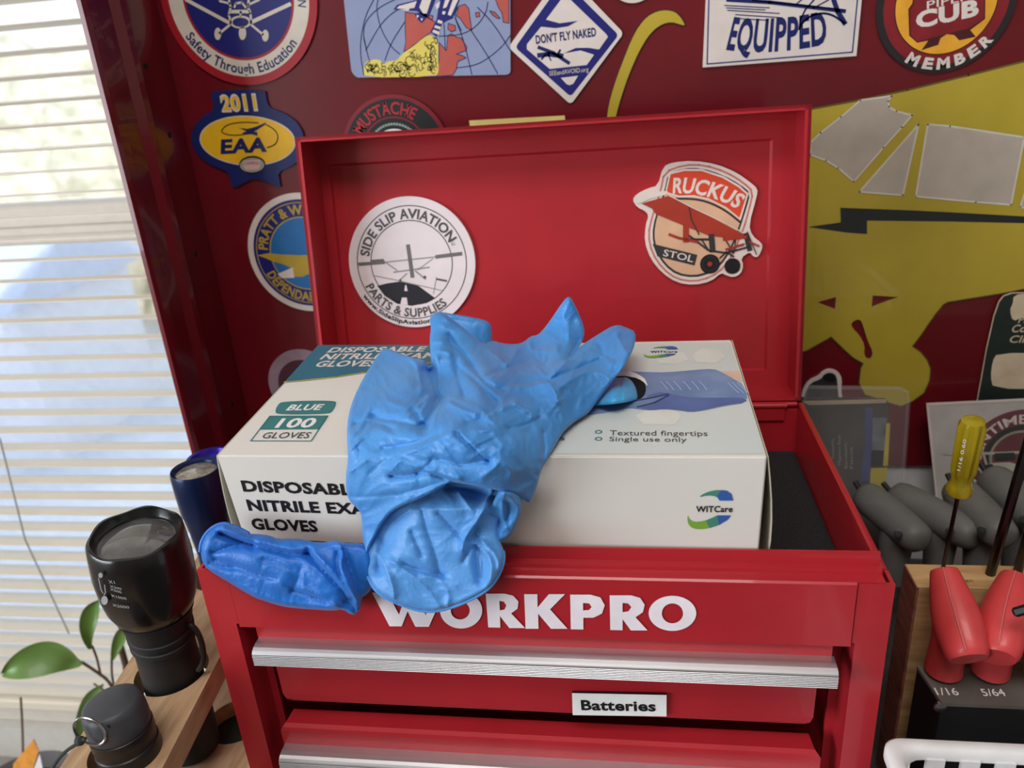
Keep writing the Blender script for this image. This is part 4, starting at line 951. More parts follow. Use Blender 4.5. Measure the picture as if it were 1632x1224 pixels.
def big_glove():
    r = thing('nitrile_glove', 'large crumpled light blue nitrile glove draped over the front of the carton', 'glove', (.135, .0, .0))
    tp = TPS([tT(613, 556, .004), tT(585, 610, .004), tT(560, 650, .003), tT(553, 712, .003), tT(620, 650, .012), tT(660, 605, .012), tT(684, 590, .006), tY(697, 500, .108), tT(692, 570, .014), tY(735, 505, .110),
        tY(780, 545, .106), tY(850, 555, .098), tT(780, 600, .020), tT(820, 640, .016), tY(905, 475, .108), tY(930, 530, .100), tT(890, 590, .018), tY(1003, 525, .100), tT(1000, 580, .018), tT(960, 615, .010), tT(933, 655, .004),
        tT(720, 690, .018), tT(820, 700, .014), tT(890, 690, .004), tF(553, 760, .004), tF(556, 800, .005), tF(640, 770, .016), tF(750, 760, .020), tF(845, 785, .008), tF(868, 735, .004), tF(800, 780, .018), tF(700, 790, .019),
        tF(578, 850, .010), tY(582, 900, -.004), tY(600, 930, -.010), tY(690, 975, -.014), tY(770, 940, -.014), tY(803, 890, -.008), tY(700, 880, -.008), tF(800, 830, .012), tY(650, 880, -.008)])
    A = C1((238, 302), (330, 342), (400, 362), (445, 372), (478, 410), (480, 390), (476, 330), (472, 262), (480, 200), (470, 158), (490, 132), (512, 120), (545, 122), (590, 160), (640, 195), (700, 245), (755, 292), (800, 268), (850, 285), (920, 290), (962, 278), (1000, 245), (1035, 242), (1070, 205), (1110, 150), (1150, 90), (1180, 50), (1200, 40), (1216, 60), (1245, 120), (1270, 180), (1280, 225), (1268, 275), (1242, 312), (1300, 268), (1370, 225), (1420, 195), (1455, 188), (1500, 203), (1545, 225), (1541, 290), (1520, 340), (1480, 410), (1440, 460), (1400, 515), (1350, 580), (1300, 645), (1278, 662), (1215, 700), (1160, 755), (1130, 810), (1090, 880), (1050, 950))
    A += D6((1560, 130), (1530, 200), (1500, 262), (1470, 250), (1380, 195), (1290, 168), (1180, 150), (1060, 125), (950, 105), (850, 90), (780, 140), (700, 182), (600, 232), (500, 270), (380, 330), (300, 430), (230, 560), (175, 690), (160, 725), (148, 620), (135, 400), (130, 350), (100, 310), (40, 250), (15, 200), (5, 120), (8, 0))
    A += C1((42, 940), (48, 860), (40, 760), (50, 650), (80, 560), (120, 480), (165, 400), (205, 345))
    k = .001
    cr = [(D1((480, 790), (700, 740), (900, 700)), -.8*k, 8, 'r'), (D1((895, 700), (960, 770), (975, 900), (1010, 1060)), 3.2*k, 6, 'r'), (D1((1118, 860), (1180, 1040), (1210, 1170)), -5*k, 6, 'r'), (D1((1190, 700), (1230, 900), (1205, 1100)), 3.5*k, 7, 'r'),
          (D1((250, 1090), (560, 1010), (800, 870)), -1.2*k, 12, 'r'), (D1((1010, 780), (1090, 900), (1150, 1060)), 1.8*k, 5, 'r'), (D3((120, 420), (190, 640), (205, 860), (300, 1150)), -2.2*k, 5, 'r'), (D1((1130, 500), (1300, 490), (1400, 560)), 1.2*k, 5, 'r'), (D1((1150, 610), (1260, 600), (1360, 640)), 1.1*k, 4, 'r'),
          (D3((140, 490), (300, 640), (450, 860), (600, 1030), (780, 1080)), -2.8*k, 7, 'r'), (D3((210, 790), (400, 930), (560, 1090), (680, 1220)), -1.8*k, 4, 'r'), (D3((330, 350), (480, 500), (620, 610), (830, 775)), 2.2*k, 9, 'r'), (D3((830, 775), (900, 680), (950, 600)), 1.6*k, 4, 'r'),
          (D3((600, 900), (760, 840), (900, 780), (1080, 740)), -1.8*k, 6, 'r'), (D3((900, 1000), (1100, 1000), (1300, 940)), -1.8*k, 7, 'r'), (D3((980, 1060), (1200, 1020), (1330, 980), (1400, 1100), (1450, 1224)), 2.4*k, 8, 'r'), (D3((1100, 520), (1130, 620), (1300, 620), (1420, 590)), 2*k, 6, 'r'),
          (D3((1150, 640), (1210, 720)), -1.4*k, 3.5, 'r'), (D3((1250, 640), (1250, 740)), -1.4*k, 3.5, 'r'), (D3((1330, 680), (1290, 780)), -1.4*k, 3.5, 'r'), (D3((1180, 800), (1280, 900)), 1.2*k, 3.5, 'r'), (D5((445, 830), (520, 700), (600, 640)), -5*k, 6, 'r'), (D5((200, 1115), (400, 1020), (620, 940), (820, 860)), -2.2*k, 5, 'r'),
          (D5((200, 1080), (330, 960), (450, 860)), 2*k, 6, 'r'), (D5((1020, 560), (1100, 760), (1180, 790)), 1.6*k, 6, 'r'), (D5((820, 700), (860, 820), (1020, 850), (1000, 1000)), -1.4*k, 6, 'r'), (D5((300, 1220), (500, 1080), (700, 990), (900, 1080)), 1.6*k, 7, 'r'), (D5((350, 300), (420, 480), (430, 640)), 1.6*k, 12, 'r'),
          (D4((580, 0), (740, 130), (560, 240), (480, 310), (340, 340)), -2.0*k, 7, 'r'), (D4((930, 80), (860, 110), (700, 180), (560, 280)), 1.7*k, 6, 'r'), (D4((130, 100), (300, 180), (440, 230)), 1.6*k, 6, 'r'), (D4((200, 450), (360, 600), (480, 720), (600, 800)), -1.9*k, 4, 'r'), (D4((270, 480), (420, 620), (560, 760)), 1.0*k, 4, 'r'),
          (D4((860, 400), (1010, 380), (1220, 280)), -1.6*k, 6, 'r'), (D4((0, 780), (280, 850), (420, 820), (600, 800)), -2.0*k, 7, 'r'), (D4((920, 100), (1000, 160), (1110, 210), (1130, 260)), 1.7*k, 4, 'r'), (D4((1270, 460), (1290, 700), (1270, 840)), -1.6*k, 4, 'r'), (D4((520, 1000), (700, 860), (740, 800), (880, 900), (860, 1000)), 1.2*k, 7, 'r'),
          (D4((500, 620), (700, 520), (900, 460), (1120, 440)), -1.2*k, 10, 'r'), (D2((1010, 375), (850, 345), (700, 310), (540, 290), (400, 250)), -2.6*k, 6, 'r'), (D2((1020, 370), (940, 230), (900, 190)), -2*k, 5, 'r'), (D2((1050, 360), (1110, 240), (1200, 60)), -3*k, 6, 'r'), (D2((960, 130), (1020, 80), (1100, 20)), 1.4*k, 4, 'r'),
          (D2((1220, 470), (1000, 570), (760, 620), (530, 650)), -3.0*k, 9, 'r'), (D2((1400, 450), (1250, 510), (1000, 640), (760, 720)), 2.2*k, 9, 'r'), (D2((650, 990), (830, 990), (1000, 940), (1130, 800)), -2.0*k, 5, 'r'), (D2((1050, 940), (1250, 1000), (1400, 1070)), -3*k, 6, 'r'), (D2((1050, 900), (1250, 960), (1450, 1020)), 2.2*k, 6, 'r'),
          (D2((130, 560), (190, 470)), 1.2*k, 3, 'r'), (D2((130, 670), (260, 550)), 1.2*k, 3, 'r'), (D2((150, 920), (320, 800)), 1.6*k, 4, 'r'), (D2((250, 660), (240, 780), (210, 880)), -1.2*k, 4, 'r'), (D2((200, 340), (400, 310), (640, 400)), -1.5*k, 5, 'r'), (D2((380, 950), (560, 800), (700, 740)), -1.3*k, 9, 'r'), (D2((640, 920), (760, 760), (960, 880)), 1.3*k, 5, 'r'),
          (D6((160, 720), (230, 560), (380, 340), (640, 225), (840, 100)), 2.2*k, 7, 'r'), (D6((20, 215), (200, 215), (420, 190)), -1.0*k, 4, 'r'), (D6((370, 45), (520, 45), (600, 20)), -1.4*k, 4, 'r'), (D6((430, 200), (600, 150), (800, 95)), -1.2*k, 5, 'r')]
    sheet('glove_body', r, A, tp, cr, GB, seed=2, amp=.0012, wl=44, puff=.0020, R=6)
    # folded-back fingertip behind
    tp2 = TPS([tY(715, 500, .120), tY(780, 512, .122), tY(784, 545, .120), tY(740, 545, .117), tY(760, 520, .119)])
    sheet('folded_fingertip', r, D3((20, 130), (200, 160), (350, 185), (540, 225), (610, 260), (638, 310), (648, 480), (640, 560), (570, 570), (480, 520), (330, 400), (150, 260)), tp2, [(D3((180, 220), (300, 230), (420, 260)), -1*k, 5, 'r')], GB, seed=4, amp=.0006, puff=.003, back=.002)
    # cuff seen from inside, with rolled bead
    Bo = D6((760, 70), (950, 60), (1190, 110), (1290, 160), (1300, 300), (1240, 450), (1255, 570), (1290, 640), (1295, 720), (1260, 830), (1180, 950), (1060, 1030), (900, 1100), (750, 1142), (620, 1142), (500, 1105), (380, 1060), (260, 990), (200, 900), (165, 800), (140, 700), (150, 560), (230, 400), (330, 280), (500, 200))
    crB = [(D6((760, 350), (900, 500), (960, 560)), -2.2*k, 6, 'r'), (D6((1190, 160), (1120, 330), (1050, 440), (970, 545), (950, 640)), 4.0*k, 7, 'r'), (D6((470, 770), (620, 810), (800, 860)), -2.2*k, 5, 'r'), (D6((630, 330), (660, 480), (720, 640), (770, 840)), -2*k, 7, 'r'),
           (D6((280, 690), (360, 850), (400, 1000), (390, 1060)), 1.6*k, 4, 'r'), (D6((540, 500), (620, 690)), -1.8*k, 4, 'r'), (D6((930, 180), (1040, 340)), 1.6*k, 4, 'r'), (D6((1060, 590), (1200, 720), (1180, 900)), 2.2*k, 4, 'r'), (D6((1120, 580), (1240, 700), (1250, 800)), 2.2*k, 4, 'r'), (D6((1080, 640), (1130, 720), (1120, 860)), -2*k, 4, 'r'), (D6((1060, 460), (1070, 700), (1090, 900)), -2.6*k, 7, 'r'),
           (D6((380, 740), (540, 850), (700, 1000), (760, 1100)), 1.6*k, 7, 'r'), (D6((300, 600), (270, 690), (270, 800)), -3*k, 7, 'r'), (D6((960, 740), (1020, 640)), -1.6*k, 4, 'r'), (D6((700, 200), (560, 300), (400, 400), (300, 560)), -3.5*k, 16, 'r'), (D6((850, 120), (1050, 170), (1180, 200)), -5.5*k, 12, 'r'), (D6((780, 900), (850, 1000), (830, 1100)), 1.1*k, 5, 'r'), (D6((640, 860), (800, 880), (900, 940)), 1.0*k, 6, 'r')]
    tb = lambda V: -.005*np.clip((880-V[:, 1])/90, 0, 1)-.010*np.clip((812-V[:, 1])/34, 0, 1)
    sheet('cuff', r, Bo, tp, crB, GIN, seed=7, amp=.0006, wl=44, puff=.0024, R=7, lift=tb)
    bead = D6((1285, 650), (1294, 720), (1262, 830), (1182, 950), (1060, 1032), (900, 1102), (750, 1144), (620, 1144), (500, 1107), (380, 1062), (260, 992), (198, 900), (163, 800), (158, 720))
    bead = smooth2(bead, 2, False); P = np.array(bead); t = tp(P)-.0004
    MB().tube([CAM+ray(*p)*tt for p, tt in zip(bead, t)], .0007, 8).mk('rolled_bead', GB, r, smooth=True)
    # tucked lobe at the right
    Co = D6((1255, 150), (1400, 175), (1440, 230), (1440, 300), (1418, 380), (1370, 490), (1320, 550), (1250, 585), (1180, 602), (1100, 585), (1045, 520), (1040, 450), (1100, 360), (1180, 300), (1230, 200))
    crC = [(D6((1290, 190), (1270, 320), (1305, 460)), 3.5*k, 8, 'r'), (D6((1290, 240), (1330, 300), (1310, 400)), -2*k, 5, 'r'), (D6((1330, 200), (1420, 300), (1400, 420)), 2.5*k, 6, 'r'), (D6((1130, 480), (1180, 430), (1240, 420)), -3*k, 9, 'r'), (D6((1130, 530), (1160, 590)), 2*k, 5, 'r')]
    lc = lambda V: .003*np.clip((V[:, 0]-795)/20, 0, 1)-.003
    sheet('tucked_cuff', r, Co, tp, crC, GB, seed=9, amp=.0008, wl=30, puff=.0025, R=6, lift=lc)
big_glove()
def blue_glove():
    r = thing('nitrile_glove', 'small bunched deeper blue nitrile glove hanging over the left end of the front lip', 'glove', (.06, -.003, .0))
    E = D7((50, 320), (58, 240), (105, 155), (180, 98), (260, 76), (320, 95), (390, 122), (470, 165), (560, 170), (650, 180), (720, 214), (850, 208), (950, 218), (1050, 240), (1150, 240), (1200, 220), (1255, 232), (1300, 246), (1450, 245), (1530, 300), (1560, 560), (1535, 650), (1490, 700), (1450, 722), (1440, 820), (1400, 870), (1350, 866), (1290, 822), (1200, 836), (1050, 825), (900, 815), (770, 800), (640, 762), (520, 722), (380, 640), (250, 560), (125, 485), (70, 420))
    tp = TPS([tY(322, 870, -.001), tY(340, 845, .002), tY(360, 838, .003), tY(400, 852, .003), tY(470, 862, .002), tY(540, 862, .001), tY(580, 866, .001), tY(600, 900, -.003), tY(595, 940, -.004), tY(565, 975, -.006), tY(480, 968, -.005), (380, 935, tY(380, 935, -.004)[2]), tY(340, 905, -.003), tY(450, 910, -.006), tY(540, 930, -.008), tY(400, 890, -.004)])
    k = .001
    cr = [(D7((230, 170), (350, 225), (500, 262)), -6*k, 5, 'r'), (D7((250, 130), (400, 180), (530, 250)), 2.5*k, 7, 'r'), (D7((540, 270), (750, 325), (900, 350), (990, 335)), -3*k, 6, 'r'), (D7((560, 240), (760, 290), (950, 310)), 2*k, 7, 'r'), (D7((980, 330), (1100, 470), (1240, 610), (1330, 740)), -3.5*k, 6, 'r'), (D7((1030, 320), (1150, 450), (1260, 560), (1350, 700)), 3*k, 7, 'r'),
          (D7((1250, 240), (1290, 330), (1260, 440), (1330, 600), (1410, 740)), 3*k, 5, 'r'), (D7((1290, 300), (1330, 420), (1400, 600), (1440, 720)), -2.2*k, 4, 'r'), (D7((1240, 330), (1230, 460), (1290, 600), (1370, 740)), -2*k, 4, 'r'), (D7((180, 390), (360, 460), (540, 520), (700, 560)), -2*k, 5, 'r'), (D7((850, 660), (980, 700), (1150, 760)), -2*k, 4, 'r'), (D7((940, 640), (1100, 700), (1220, 780)), 1.8*k, 4, 'r'),
          (D7((380, 635), (640, 745), (900, 800), (1250, 815)), 2*k, 5, 'r'), (D7((160, 330), (300, 280), (380, 270)), -2.2*k, 4, 'r'), (D7((130, 420), (220, 460), (340, 470)), -1.5*k, 4, 'r'), (D7((600, 390), (750, 440), (850, 480)), -1.2*k, 6, 'r'), (D7((860, 640), (900, 560), (920, 470)), -1.2*k, 7, 'r'), (D7((1300, 760), (1380, 810), (1390, 850)), -2.5*k, 4, 'r'), (D7((700, 560), (780, 640), (860, 650)), 1*k, 6, 'r')]
    sheet('glove_body', r, E, tp, cr, GB2, seed=12, amp=.00045, wl=36, puff=.0040, R=10)
    hem = smooth2(D7((52, 320), (60, 240), (108, 157), (182, 100), (260, 78), (320, 97), (390, 124), (470, 167)), 2, False); P = np.array(hem)
    t = tp(P)-.001; MB().tube([CAM+ray(*p)*tt for p, tt in zip(hem, t)], .0010, 8).mk('rolled_bead', GB2, r, smooth=True)
blue_glove()
def slot_glove():
    r = thing('nitrile_glove', 'bright cyan blue glove poking up through the slot in the carton top', 'glove', TOP.P(*TOP.at(985, 640)))
    o = C4((205, 385), (235, 330), (270, 285), (330, 236), (365, 238), (390, 233), (425, 258), (445, 300), (452, 345), (440, 358), (370, 372), (260, 384))
    tp = TPS([tT(945, 645, .001), tT(965, 610, .002), tT(990, 602, .002), tT(1012, 620, .002), tT(1012, 638, .001), tT(980, 625, .007)])
    k = .001
    sheet('glove_body', r, o, tp, [(C4((350, 240), (365, 300), (370, 345)), -1.6*k, 4, 'r'), (C4((385, 240), (370, 300), (380, 360)), 1.6*k, 4, 'r'), (C4((280, 290), (330, 300)), 1*k, 4, 'r')], GB3, seed=20, amp=.0007, wl=22, puff=.003, R=8, step=2)
slot_glove()
# ------------------------------------------------------------------ left side: wooden rack, torches, plant
def oncam(px, py, t): return CAM+ray(px, py)*t
def rack():
    r = thing('flashlight_rack', 'oak torch rack plank with round holes standing left of the small chest', 'rack', (-.04, .03, ZB))
    z1, z0 = -.080, -.0945
    a = hit(262, 1224, 2, z1); b = hit(350, 1059, 2, z1); c = hit(95, 1224, 2, z1); d = hit(215, 1040, 2, z1)
    def ext(p, q, y): k = (y-p.y)/(q.y-p.y); return Vector((p.x+(q.x-p.x)*k, y, z1))
    R0, R1 = ext(a, b, -.10), ext(a, b, .145); L0, L1 = ext(c, d, -.10), ext(c, d, .145)
    pl = PL((0, 0, z1), (1, 0, 0), (0, 1, 0)); 
    holes = [((-.0440, .0210), .0186), ((-.0395, -.0300), .0155), ((-.0560, .1050), .0190), ((-.030, .135), .0001)][:3]
    out = [(R0.x, R0.y), (R1.x-.004, R1.y), (L1.x, L1.y), (L0.x, L0.y)]
    flat('plank', r, pl, [[out]+[circ(h, q, 40) for h, q in holes]], WOOD, 0, z1-z0)
    pl2 = PL((0, 0, -.140), (1, 0, 0), (0, 1, 0))
    o2 = [(-.004, -.09), (-.0045, .12), (-.06, .12), (-.055, -.09)]
    flat('lower_shelf', r, pl2, [[o2, circ((-.026, -.012), .0150, 40), circ((-.033, .046), .0170, 40)]], WOOD, 0, .014)
    pl3 = PL((0, 0, -.1405), (1, 0, 0), (0, 1, 0))
    fe = mat('dark_green_felt', (44, 52, 40), .95)
    for c_ in (circ((-.026, -.012), .0152, 40), circ((-.033, .046), .0172, 40)): flat('felt_liner', r, pl3, [[c_]], fe, -.0100, .001)
    b = MB(); b.box(-.066, -.058, .115, .125, ZB, z0); b.box(-.018, -.010, .120, .128, ZB, z0); b.box(-.058, -.050, -.098, -.09, ZB, z0); b.box(-.018, -.010, -.098, -.09, ZB, z0)
    b.mk('support', WOOD, r)
rack()
def torch():
    ax, ay = -.0382, .0158
    r = thing('flashlight', 'large black tactical flashlight standing lens up in the wooden rack', 'flashlight', (ax, ay, -.139))
    GLB = mat('anodised_black', (14, 14, 16), .27, spec=.6, coat=.2)
    up = Vector((.008, -.0071, .09)).normalized(); p = Vector((-.0364, .0142, 0))
    prof = [(-.036, 0.01748), (-.034, 0.01907), (-.028, 0.02120), (-.020, 0.02232), (-.008, 0.02260), (.002, 0.02195), (.0095, 0.02130), (.0110, 0.02065), (.0112, 0.01934), (.0050, 0.01767), (.0046, 0.01730), (.0040, 0.01674)]
    n = 60
    MB().lathe(p, up, prof, n, True, fn=lambda a, j: ((-.0011*(.5-.5*math.cos(6*a)) if 5 <= j <= 8 else 0), 1+(.010*math.cos(6*a) if j in (4, 5, 6, 7) else 0))).mk('head', GLB, r, smooth=True)
    MB().lathe(p, up, [(-.0375, .0165), (-.0372, .0182), (-.0360, .0184), (-.0355, .0170)], 48).mk('ring', MATTE, r, smooth=True)
    MB().lathe(p, up, [(.0046, 0.01730), (.0058, 0.01730), (.0078, 0.01209), (.0088, .0070), (.0091, .0005)], 40).mk('lens', mat('lens_glass', (120, 120, 122), .06, spec=.8, coat=1, trans=.35, rgb2=(84, 84, 84), scale=120), r, smooth=True)
    MB().lathe(p, up, [(.00455, 0.01841), (.0062, 0.01860), (.0062, 0.01730), (.0046, 0.01711)], 40).mk('bezel_ring', DSTEEL, r, smooth=True)
    MB().lathe(p, up, [(-.062, .0145), (-.058, .0148), (-.0570, .0158), (-.0545, .0158), (-.0540, .0152), (-.0520, .0152), (-.0515, .0160), (-.0490, .0160), (-.0485, .0154), (-.0465, .0156), (-.0430, .0165), (-.0375, .0172)], 48).mk('neck', MATTE, r, smooth=True)
    b = MB().lathe(p, up, [(-.139, .0130), (-.137, .0148), (-.100, .0150), (-.062, .0146)], 48); b.mk('battery_tube', MATTE, r, smooth=True)
    # clip
    c = [(ax-.0032+.0150, ay+.003-.002, -.0450), (ax-.0032+.0200, ay+.003-.003, -.0455), (ax-.0032+.0225, ay+.003-.003, -.0500), (ax-.0032+.0228, ay+.003-.003, -.0600), (ax-.0032+.0205, ay+.003-.003, -.0690), (ax-.0032+.0165, ay+.003-.003, -.0740)]
    MB().tube(smooth3(c), .0014, 8).mk('clip', BLACK, r, smooth=True)
    # printed marks on the head
    th0 = math.atan2(CAM.y-ay, CAM.x-ax)
    def onhead(px, py):   # intersection of the sight line with the head cylinder
        d = ray(px, py); R = .0238; ox, oy = CAM.x-ax, CAM.y-ay; A = d.x**2+d.y**2; B = 2*(ox*d.x+oy*d.y); C = ox*ox+oy*oy-R*R; t = (-B-math.sqrt(max(0, B*B-4*A*C)))/(2*A); q = CAM+d*t
        return math.atan2(q.y-ay, q.x-ax), q.z
    HD = Z(130, 780, 4.71); V = []; Fc = []
    def put(s, bl, br, hgt):
        a0, z0 = onhead(*HD(bl)[0]); a1, z1 = onhead(*HD(br)[0]); vs, fs, asp = glyphs(s, .01); k = len(V)
        for x, y in vs:
            a = a0+(a1-a0)*x; z = z0+(z1-z0)*x+hgt*y; V.append((ax+.0242*math.cos(a), ay+.0242*math.sin(a), z))
        Fc.extend([tuple(i+k for i in f) for f in fs])
    put('X1', (210, 700), (255, 705), .0017); put('X200', (220, 730), (305, 752), .0013); put('X500', (222, 752), (305, 777), .0013); put('X1000', (228, 800), (342, 825), .0014); put('X2000', (240, 872), (362, 890), .0014)
    LT_ = mat('laser_marking', (150, 150, 155), .5); mk('markings', V, Fc, LT_, r)
    V = []; Fc = []
    for (cx, cy, rx, ry) in ((178, 828, 24, 34), (148, 640, 16, 20)):
        k = len(V)
        for i in range(20): a_, z_ = onhead(*HD((cx+rx*math.cos(i*.314), cy+ry*math.sin(i*.314)))[0]); V.append((ax+.0243*math.cos(a_), ay+.0243*math.sin(a_), z_))
        Fc.append(tuple(range(k, k+20)))
    for q in ((130, 660, 150, 750), (150, 750, 165, 775), (175, 710, 182, 770), (182, 770, 170, 790)):
        k = len(V)
        for x, y in ((q[0], q[1]), (q[0]+6, q[1]), (q[2]+6, q[3]), (q[2], q[3])): a_, z_ = onhead(*HD((x, y))[0]); V.append((ax+.0243*math.cos(a_), ay+.0243*math.sin(a_), z_))
        Fc.append((k, k+1, k+2, k+3))
    mk('markings', V, Fc, LT_, r)
def smooth3(pts, it=2):
    pts = [Vector(p) for p in pts]
    for _ in range(it):
        q = [pts[0]]
        for a, b in zip(pts, pts[1:]): q += [a*.75+b*.25, a*.25+b*.75]
        pts = q+[pts[-1]]
    return pts
torch()
def keylight():
    ax, ay = -.0395, -.0300
    r = thing('flashlight', 'short black flashlight with a split ring, low in the front hole of the rack', 'flashlight', (ax, ay, -.139))
    p = Vector((ax, ay, 0)); up = Vector((-.06, .02, 1))
    MB().lathe(p, up, [(-.139, 0.0120), (-.100, 0.0132), (-.082, 0.0134), (-.0800, 0.0138), (-.0740, 0.0138), (-.0735, 0.0133), (-.0700, 0.0133), (-.0695, 0.0137), (-.0650, 0.0137), (-.0645, 0.0131)], 48).mk('barrel', BLACK, r, smooth=True)
    MB().lathe(p, up, [(-.0648, 0.0128), (-.0640, 0.0134), (-.0600, 0.0134), (-.0530, 0.0131), (-.0505, 0.0123), (-.0495, 0.0108), (-.0494, 0.0008)], 48).mk('tail_cap', mat('grey_rubber', (60, 62, 68), .5), r, smooth=True)
    q = hit(163, 1160, 1, ay-.012)
    MB().box(q.x-.004, q.x+.005, q.y-.001, q.y+.005, q.z-.005, q.z+.003, .0015).mk('lug', BLACK, r, smooth=True)
    # split ring and lanyard
    c = hit(143, 1166, 1, ay-.015); u = Vector((.75, .25, .6)).normalized(); w = Vector((-.35, .1, .9)); w = (w-u*w.dot(u)).normalized()
    ring = [c+u*.0055*math.cos(a)+w*.0075*math.sin(a) for a in [i*2*math.pi/28 for i in range(29)]]
    MB().tube(ring, .0006, 8).mk('split_ring', STEEL, r, smooth=True)
    g = hit(128, 1182, 1, ay-.021); h = hit(100, 1200, 1, ay-.024); k = hit(80, 1228, 1, ay-.028); l = hit(50, 1290, 1, ay-.03)
    MB().tube(smooth3([g+Vector((.003, 0, .002)), g, h, k, l]), .0008, 8).mk('lanyard', mat('dark_cord', (50, 54, 54), .8), r, smooth=True)
    b = MB(); b.lathe(g-Vector((.0012, 0, 0)), (1, 0, .3), [(-.001, .0010), (0, .0020), (.002, .0020), (.003, .0010)], 12); b.mk('knot', mat('dark_cord_knot', (44, 48, 48), .8), r, smooth=True)
keylight()
def bluelights():
    NB = mat('navy_anodised', (16, 34, 74), .3, .4); r = thing('flashlight', 'blue flashlight leaning behind the left end of the carton', 'flashlight', (-.058, .105, -.139))
    p = hit(311, 746, 1, .105); ax = Vector((p.x, .105, 0)); up = Vector((0, 0, 1)); z = p.z
    MB().lathe(ax, up, [(-.139, .0105), (z-.055, .0110), (z-.040, .0122), (z-.030, .0135), (z-.028, .0141), (z-.012, .0146), (z-.002, .0146), (z, .0140), (z-.0010, .0122), (z-.0040, .0112)], 40).mk('body', NB, r, smooth=True)
    MB().lathe(ax, up, [(z-.0030, .0122), (z-.0022, .0110), (z-.0018, .0005)], 32).mk('lens', mat('reflector_lens', (190, 186, 176), .1, .3, spec=.8, rgb2=(120, 116, 108), scale=300), r, smooth=True)
    r.location = (p.x, .105, -.139)
    for ch in r.children: ch.location = Vector((0, 0, 0)); ch.data.transform(Matrix.Translation(Vector((-.058-p.x, 0, 0))))
    q = hit(334, 728, 1, .135)
    r = thing('flashlight', 'purple flashlight mostly hidden behind the blue one', 'flashlight', (q.x, .135, -.139))
    MB().lathe((q.x, .135, 0), up, [(-.139, .0105), (q.z-.040, .0115), (q.z-.028, .0138), (q.z, .0142), (q.z, .0120), (q.z-.003, .0110)], 36).mk('body', mat('purple_anodised', (50, 34, 150), .3, .4), r, smooth=True)
bluelights()
def plant():
    LF = mat('leaf_green', (92, 128, 58), .4, scale=20, rgb2=(110, 146, 74), coat=.1)
    ST = mat('plant_stem', (98, 74, 62), .7)
    base = hit(40, 1216, 1, .30)
    r = thing('potted_plant', 'broad-leaved green houseplant in front of the blind at lower left', 'plant', hit(175, 1290, 1, .31))
    Y = .30
    def leaf(mid, widths, cup):   # mid: image points along the midrib, widths in px each side, Y per point
        n = len(mid); vs = []; fs = []
        P = [hit(x, y, 1, yy) for x, y, yy in mid]; px = .55/FPX
        for i in range(n):
            t = (P[min(i+1, n-1)]-P[max(i-1, 0)]).normalized(); s = t.cross((CAM-P[i]).normalized()).normalized()
            for k, q in enumerate((-1, -.6, 0, .6, 1)): vs.append(P[i]+s*q*widths[i]*px+Vector((0, cup*(1-q*q)-cup, 0))*.5)
        for i in range(n-1):
            for k in range(4): a = i*5+k; fs.append((a, a+1, a+6, a+5))
        m0 = len(vs); vs += [v+Vector((0, .0006, 0)) for v in vs]; fs += [tuple(x+m0 for x in f[::-1]) for f in list(fs)]
        o = mk('leaf', vs, fs, LF, r, smooth=True); md = o.modifiers.new('smooth', 'SUBSURF'); md.levels = md.render_levels = 2
    leaf([(6, 1072, .27), (20, 1064, .27), (50, 1050, .28), (80, 1042, .29), (105, 1046, .295), (122, 1052, .30), (133, 1056, .30)], [2, 22, 38, 40, 28, 14, 3], .01)
    leaf([(160, 954, .31), (150, 965, .31), (144, 985, .305), (142, 1005, .30), (144, 1020, .30), (147, 1032, .30)], [2, 17, 20, 14, 8, 2], .008)
    leaf([(205, 990, .33), (195, 1008, .33), (188, 1030, .33), (180, 1052, .32)], [2, 16, 13, 2], .006)
    leaf([(165, 1090, .34), (150, 1105, .34), (140, 1130, .34), (132, 1165, .34), (128, 1190, .34)], [3, 20, 22, 18, 3], .006)
    def st(*p, rad=.0012): MB().tube(smooth3([hit(x, y, 1, yy) for x, y, yy in p]), rad, 8).mk('stem', ST, r, smooth=True)
    st((130, 1055, .30), (150, 1068, .305), (178, 1088, .31), (190, 1130, .31), (182, 1290, .31), rad=.0016); st((147, 1030, .30), (155, 1050, .305), (160, 1075, .31)); st((178, 1050, .32), (178, 1075, .315), (182, 1095, .31)); st((150, 1090, .34), (180, 1110, .32), (188, 1140, .31))
    st((33, 1112, .32), (36, 1160, .32), (37, 1230, .31), rad=.0012)
    st((192, 1030, .345), (205, 1075, .345), (200, 1200, .345), rad=.0035)
    c = hit(10, 1250, 1, .31)
    q = thing('plant_pot', 'wide dark grey plant pot at the bottom left corner', 'pot', (c.x, c.y, c.z-.09))
    zr = hit(40, 1193, 1, .375).z
    MB().lathe((c.x+.01, .31, 0), (0, 0, 1), [(zr-.10, .040), (zr-.01, .060), (zr, .065), (zr+.002, .063), (zr-.004, .059), (zr-.02, .055)], 48).mk('pot_body', mat('dark_clay', (92, 88, 90), .7), q, smooth=True)
    MB().lathe((c.x+.01, .31, 0), (0, 0, 1), [(zr-.022, .054), (zr-.018, .055), (zr-.017, .002)], 32).mk('soil', mat('potting_soil', (60, 50, 44), .95, bump=.6, bscale=300), q)
    pl = PL((0, .235, 0), (1, 0, 0), (0, 0, 1)); a = pl.at(40, 1200)
    t = thing('plant_tag', 'orange and white plant tag stuck in the pot at lower left', 'tag', pl.P(*a))
    A0 = Z(0, 920, 4.025)
    flat('orange_card', t, pl, [[pl.L(A0((220, 1035), (250, 1110), (190, 1300), (80, 1300), (90, 1190)))]], mat('orange_print', (222, 150, 62), .5, var=.1, scale=90), .0008, .0008)
    flat('white_card', t, pl, [[pl.L(A0((256, 1130), (290, 1300), (190, 1300)))]], WHITE, .0004, .0006)
plant()
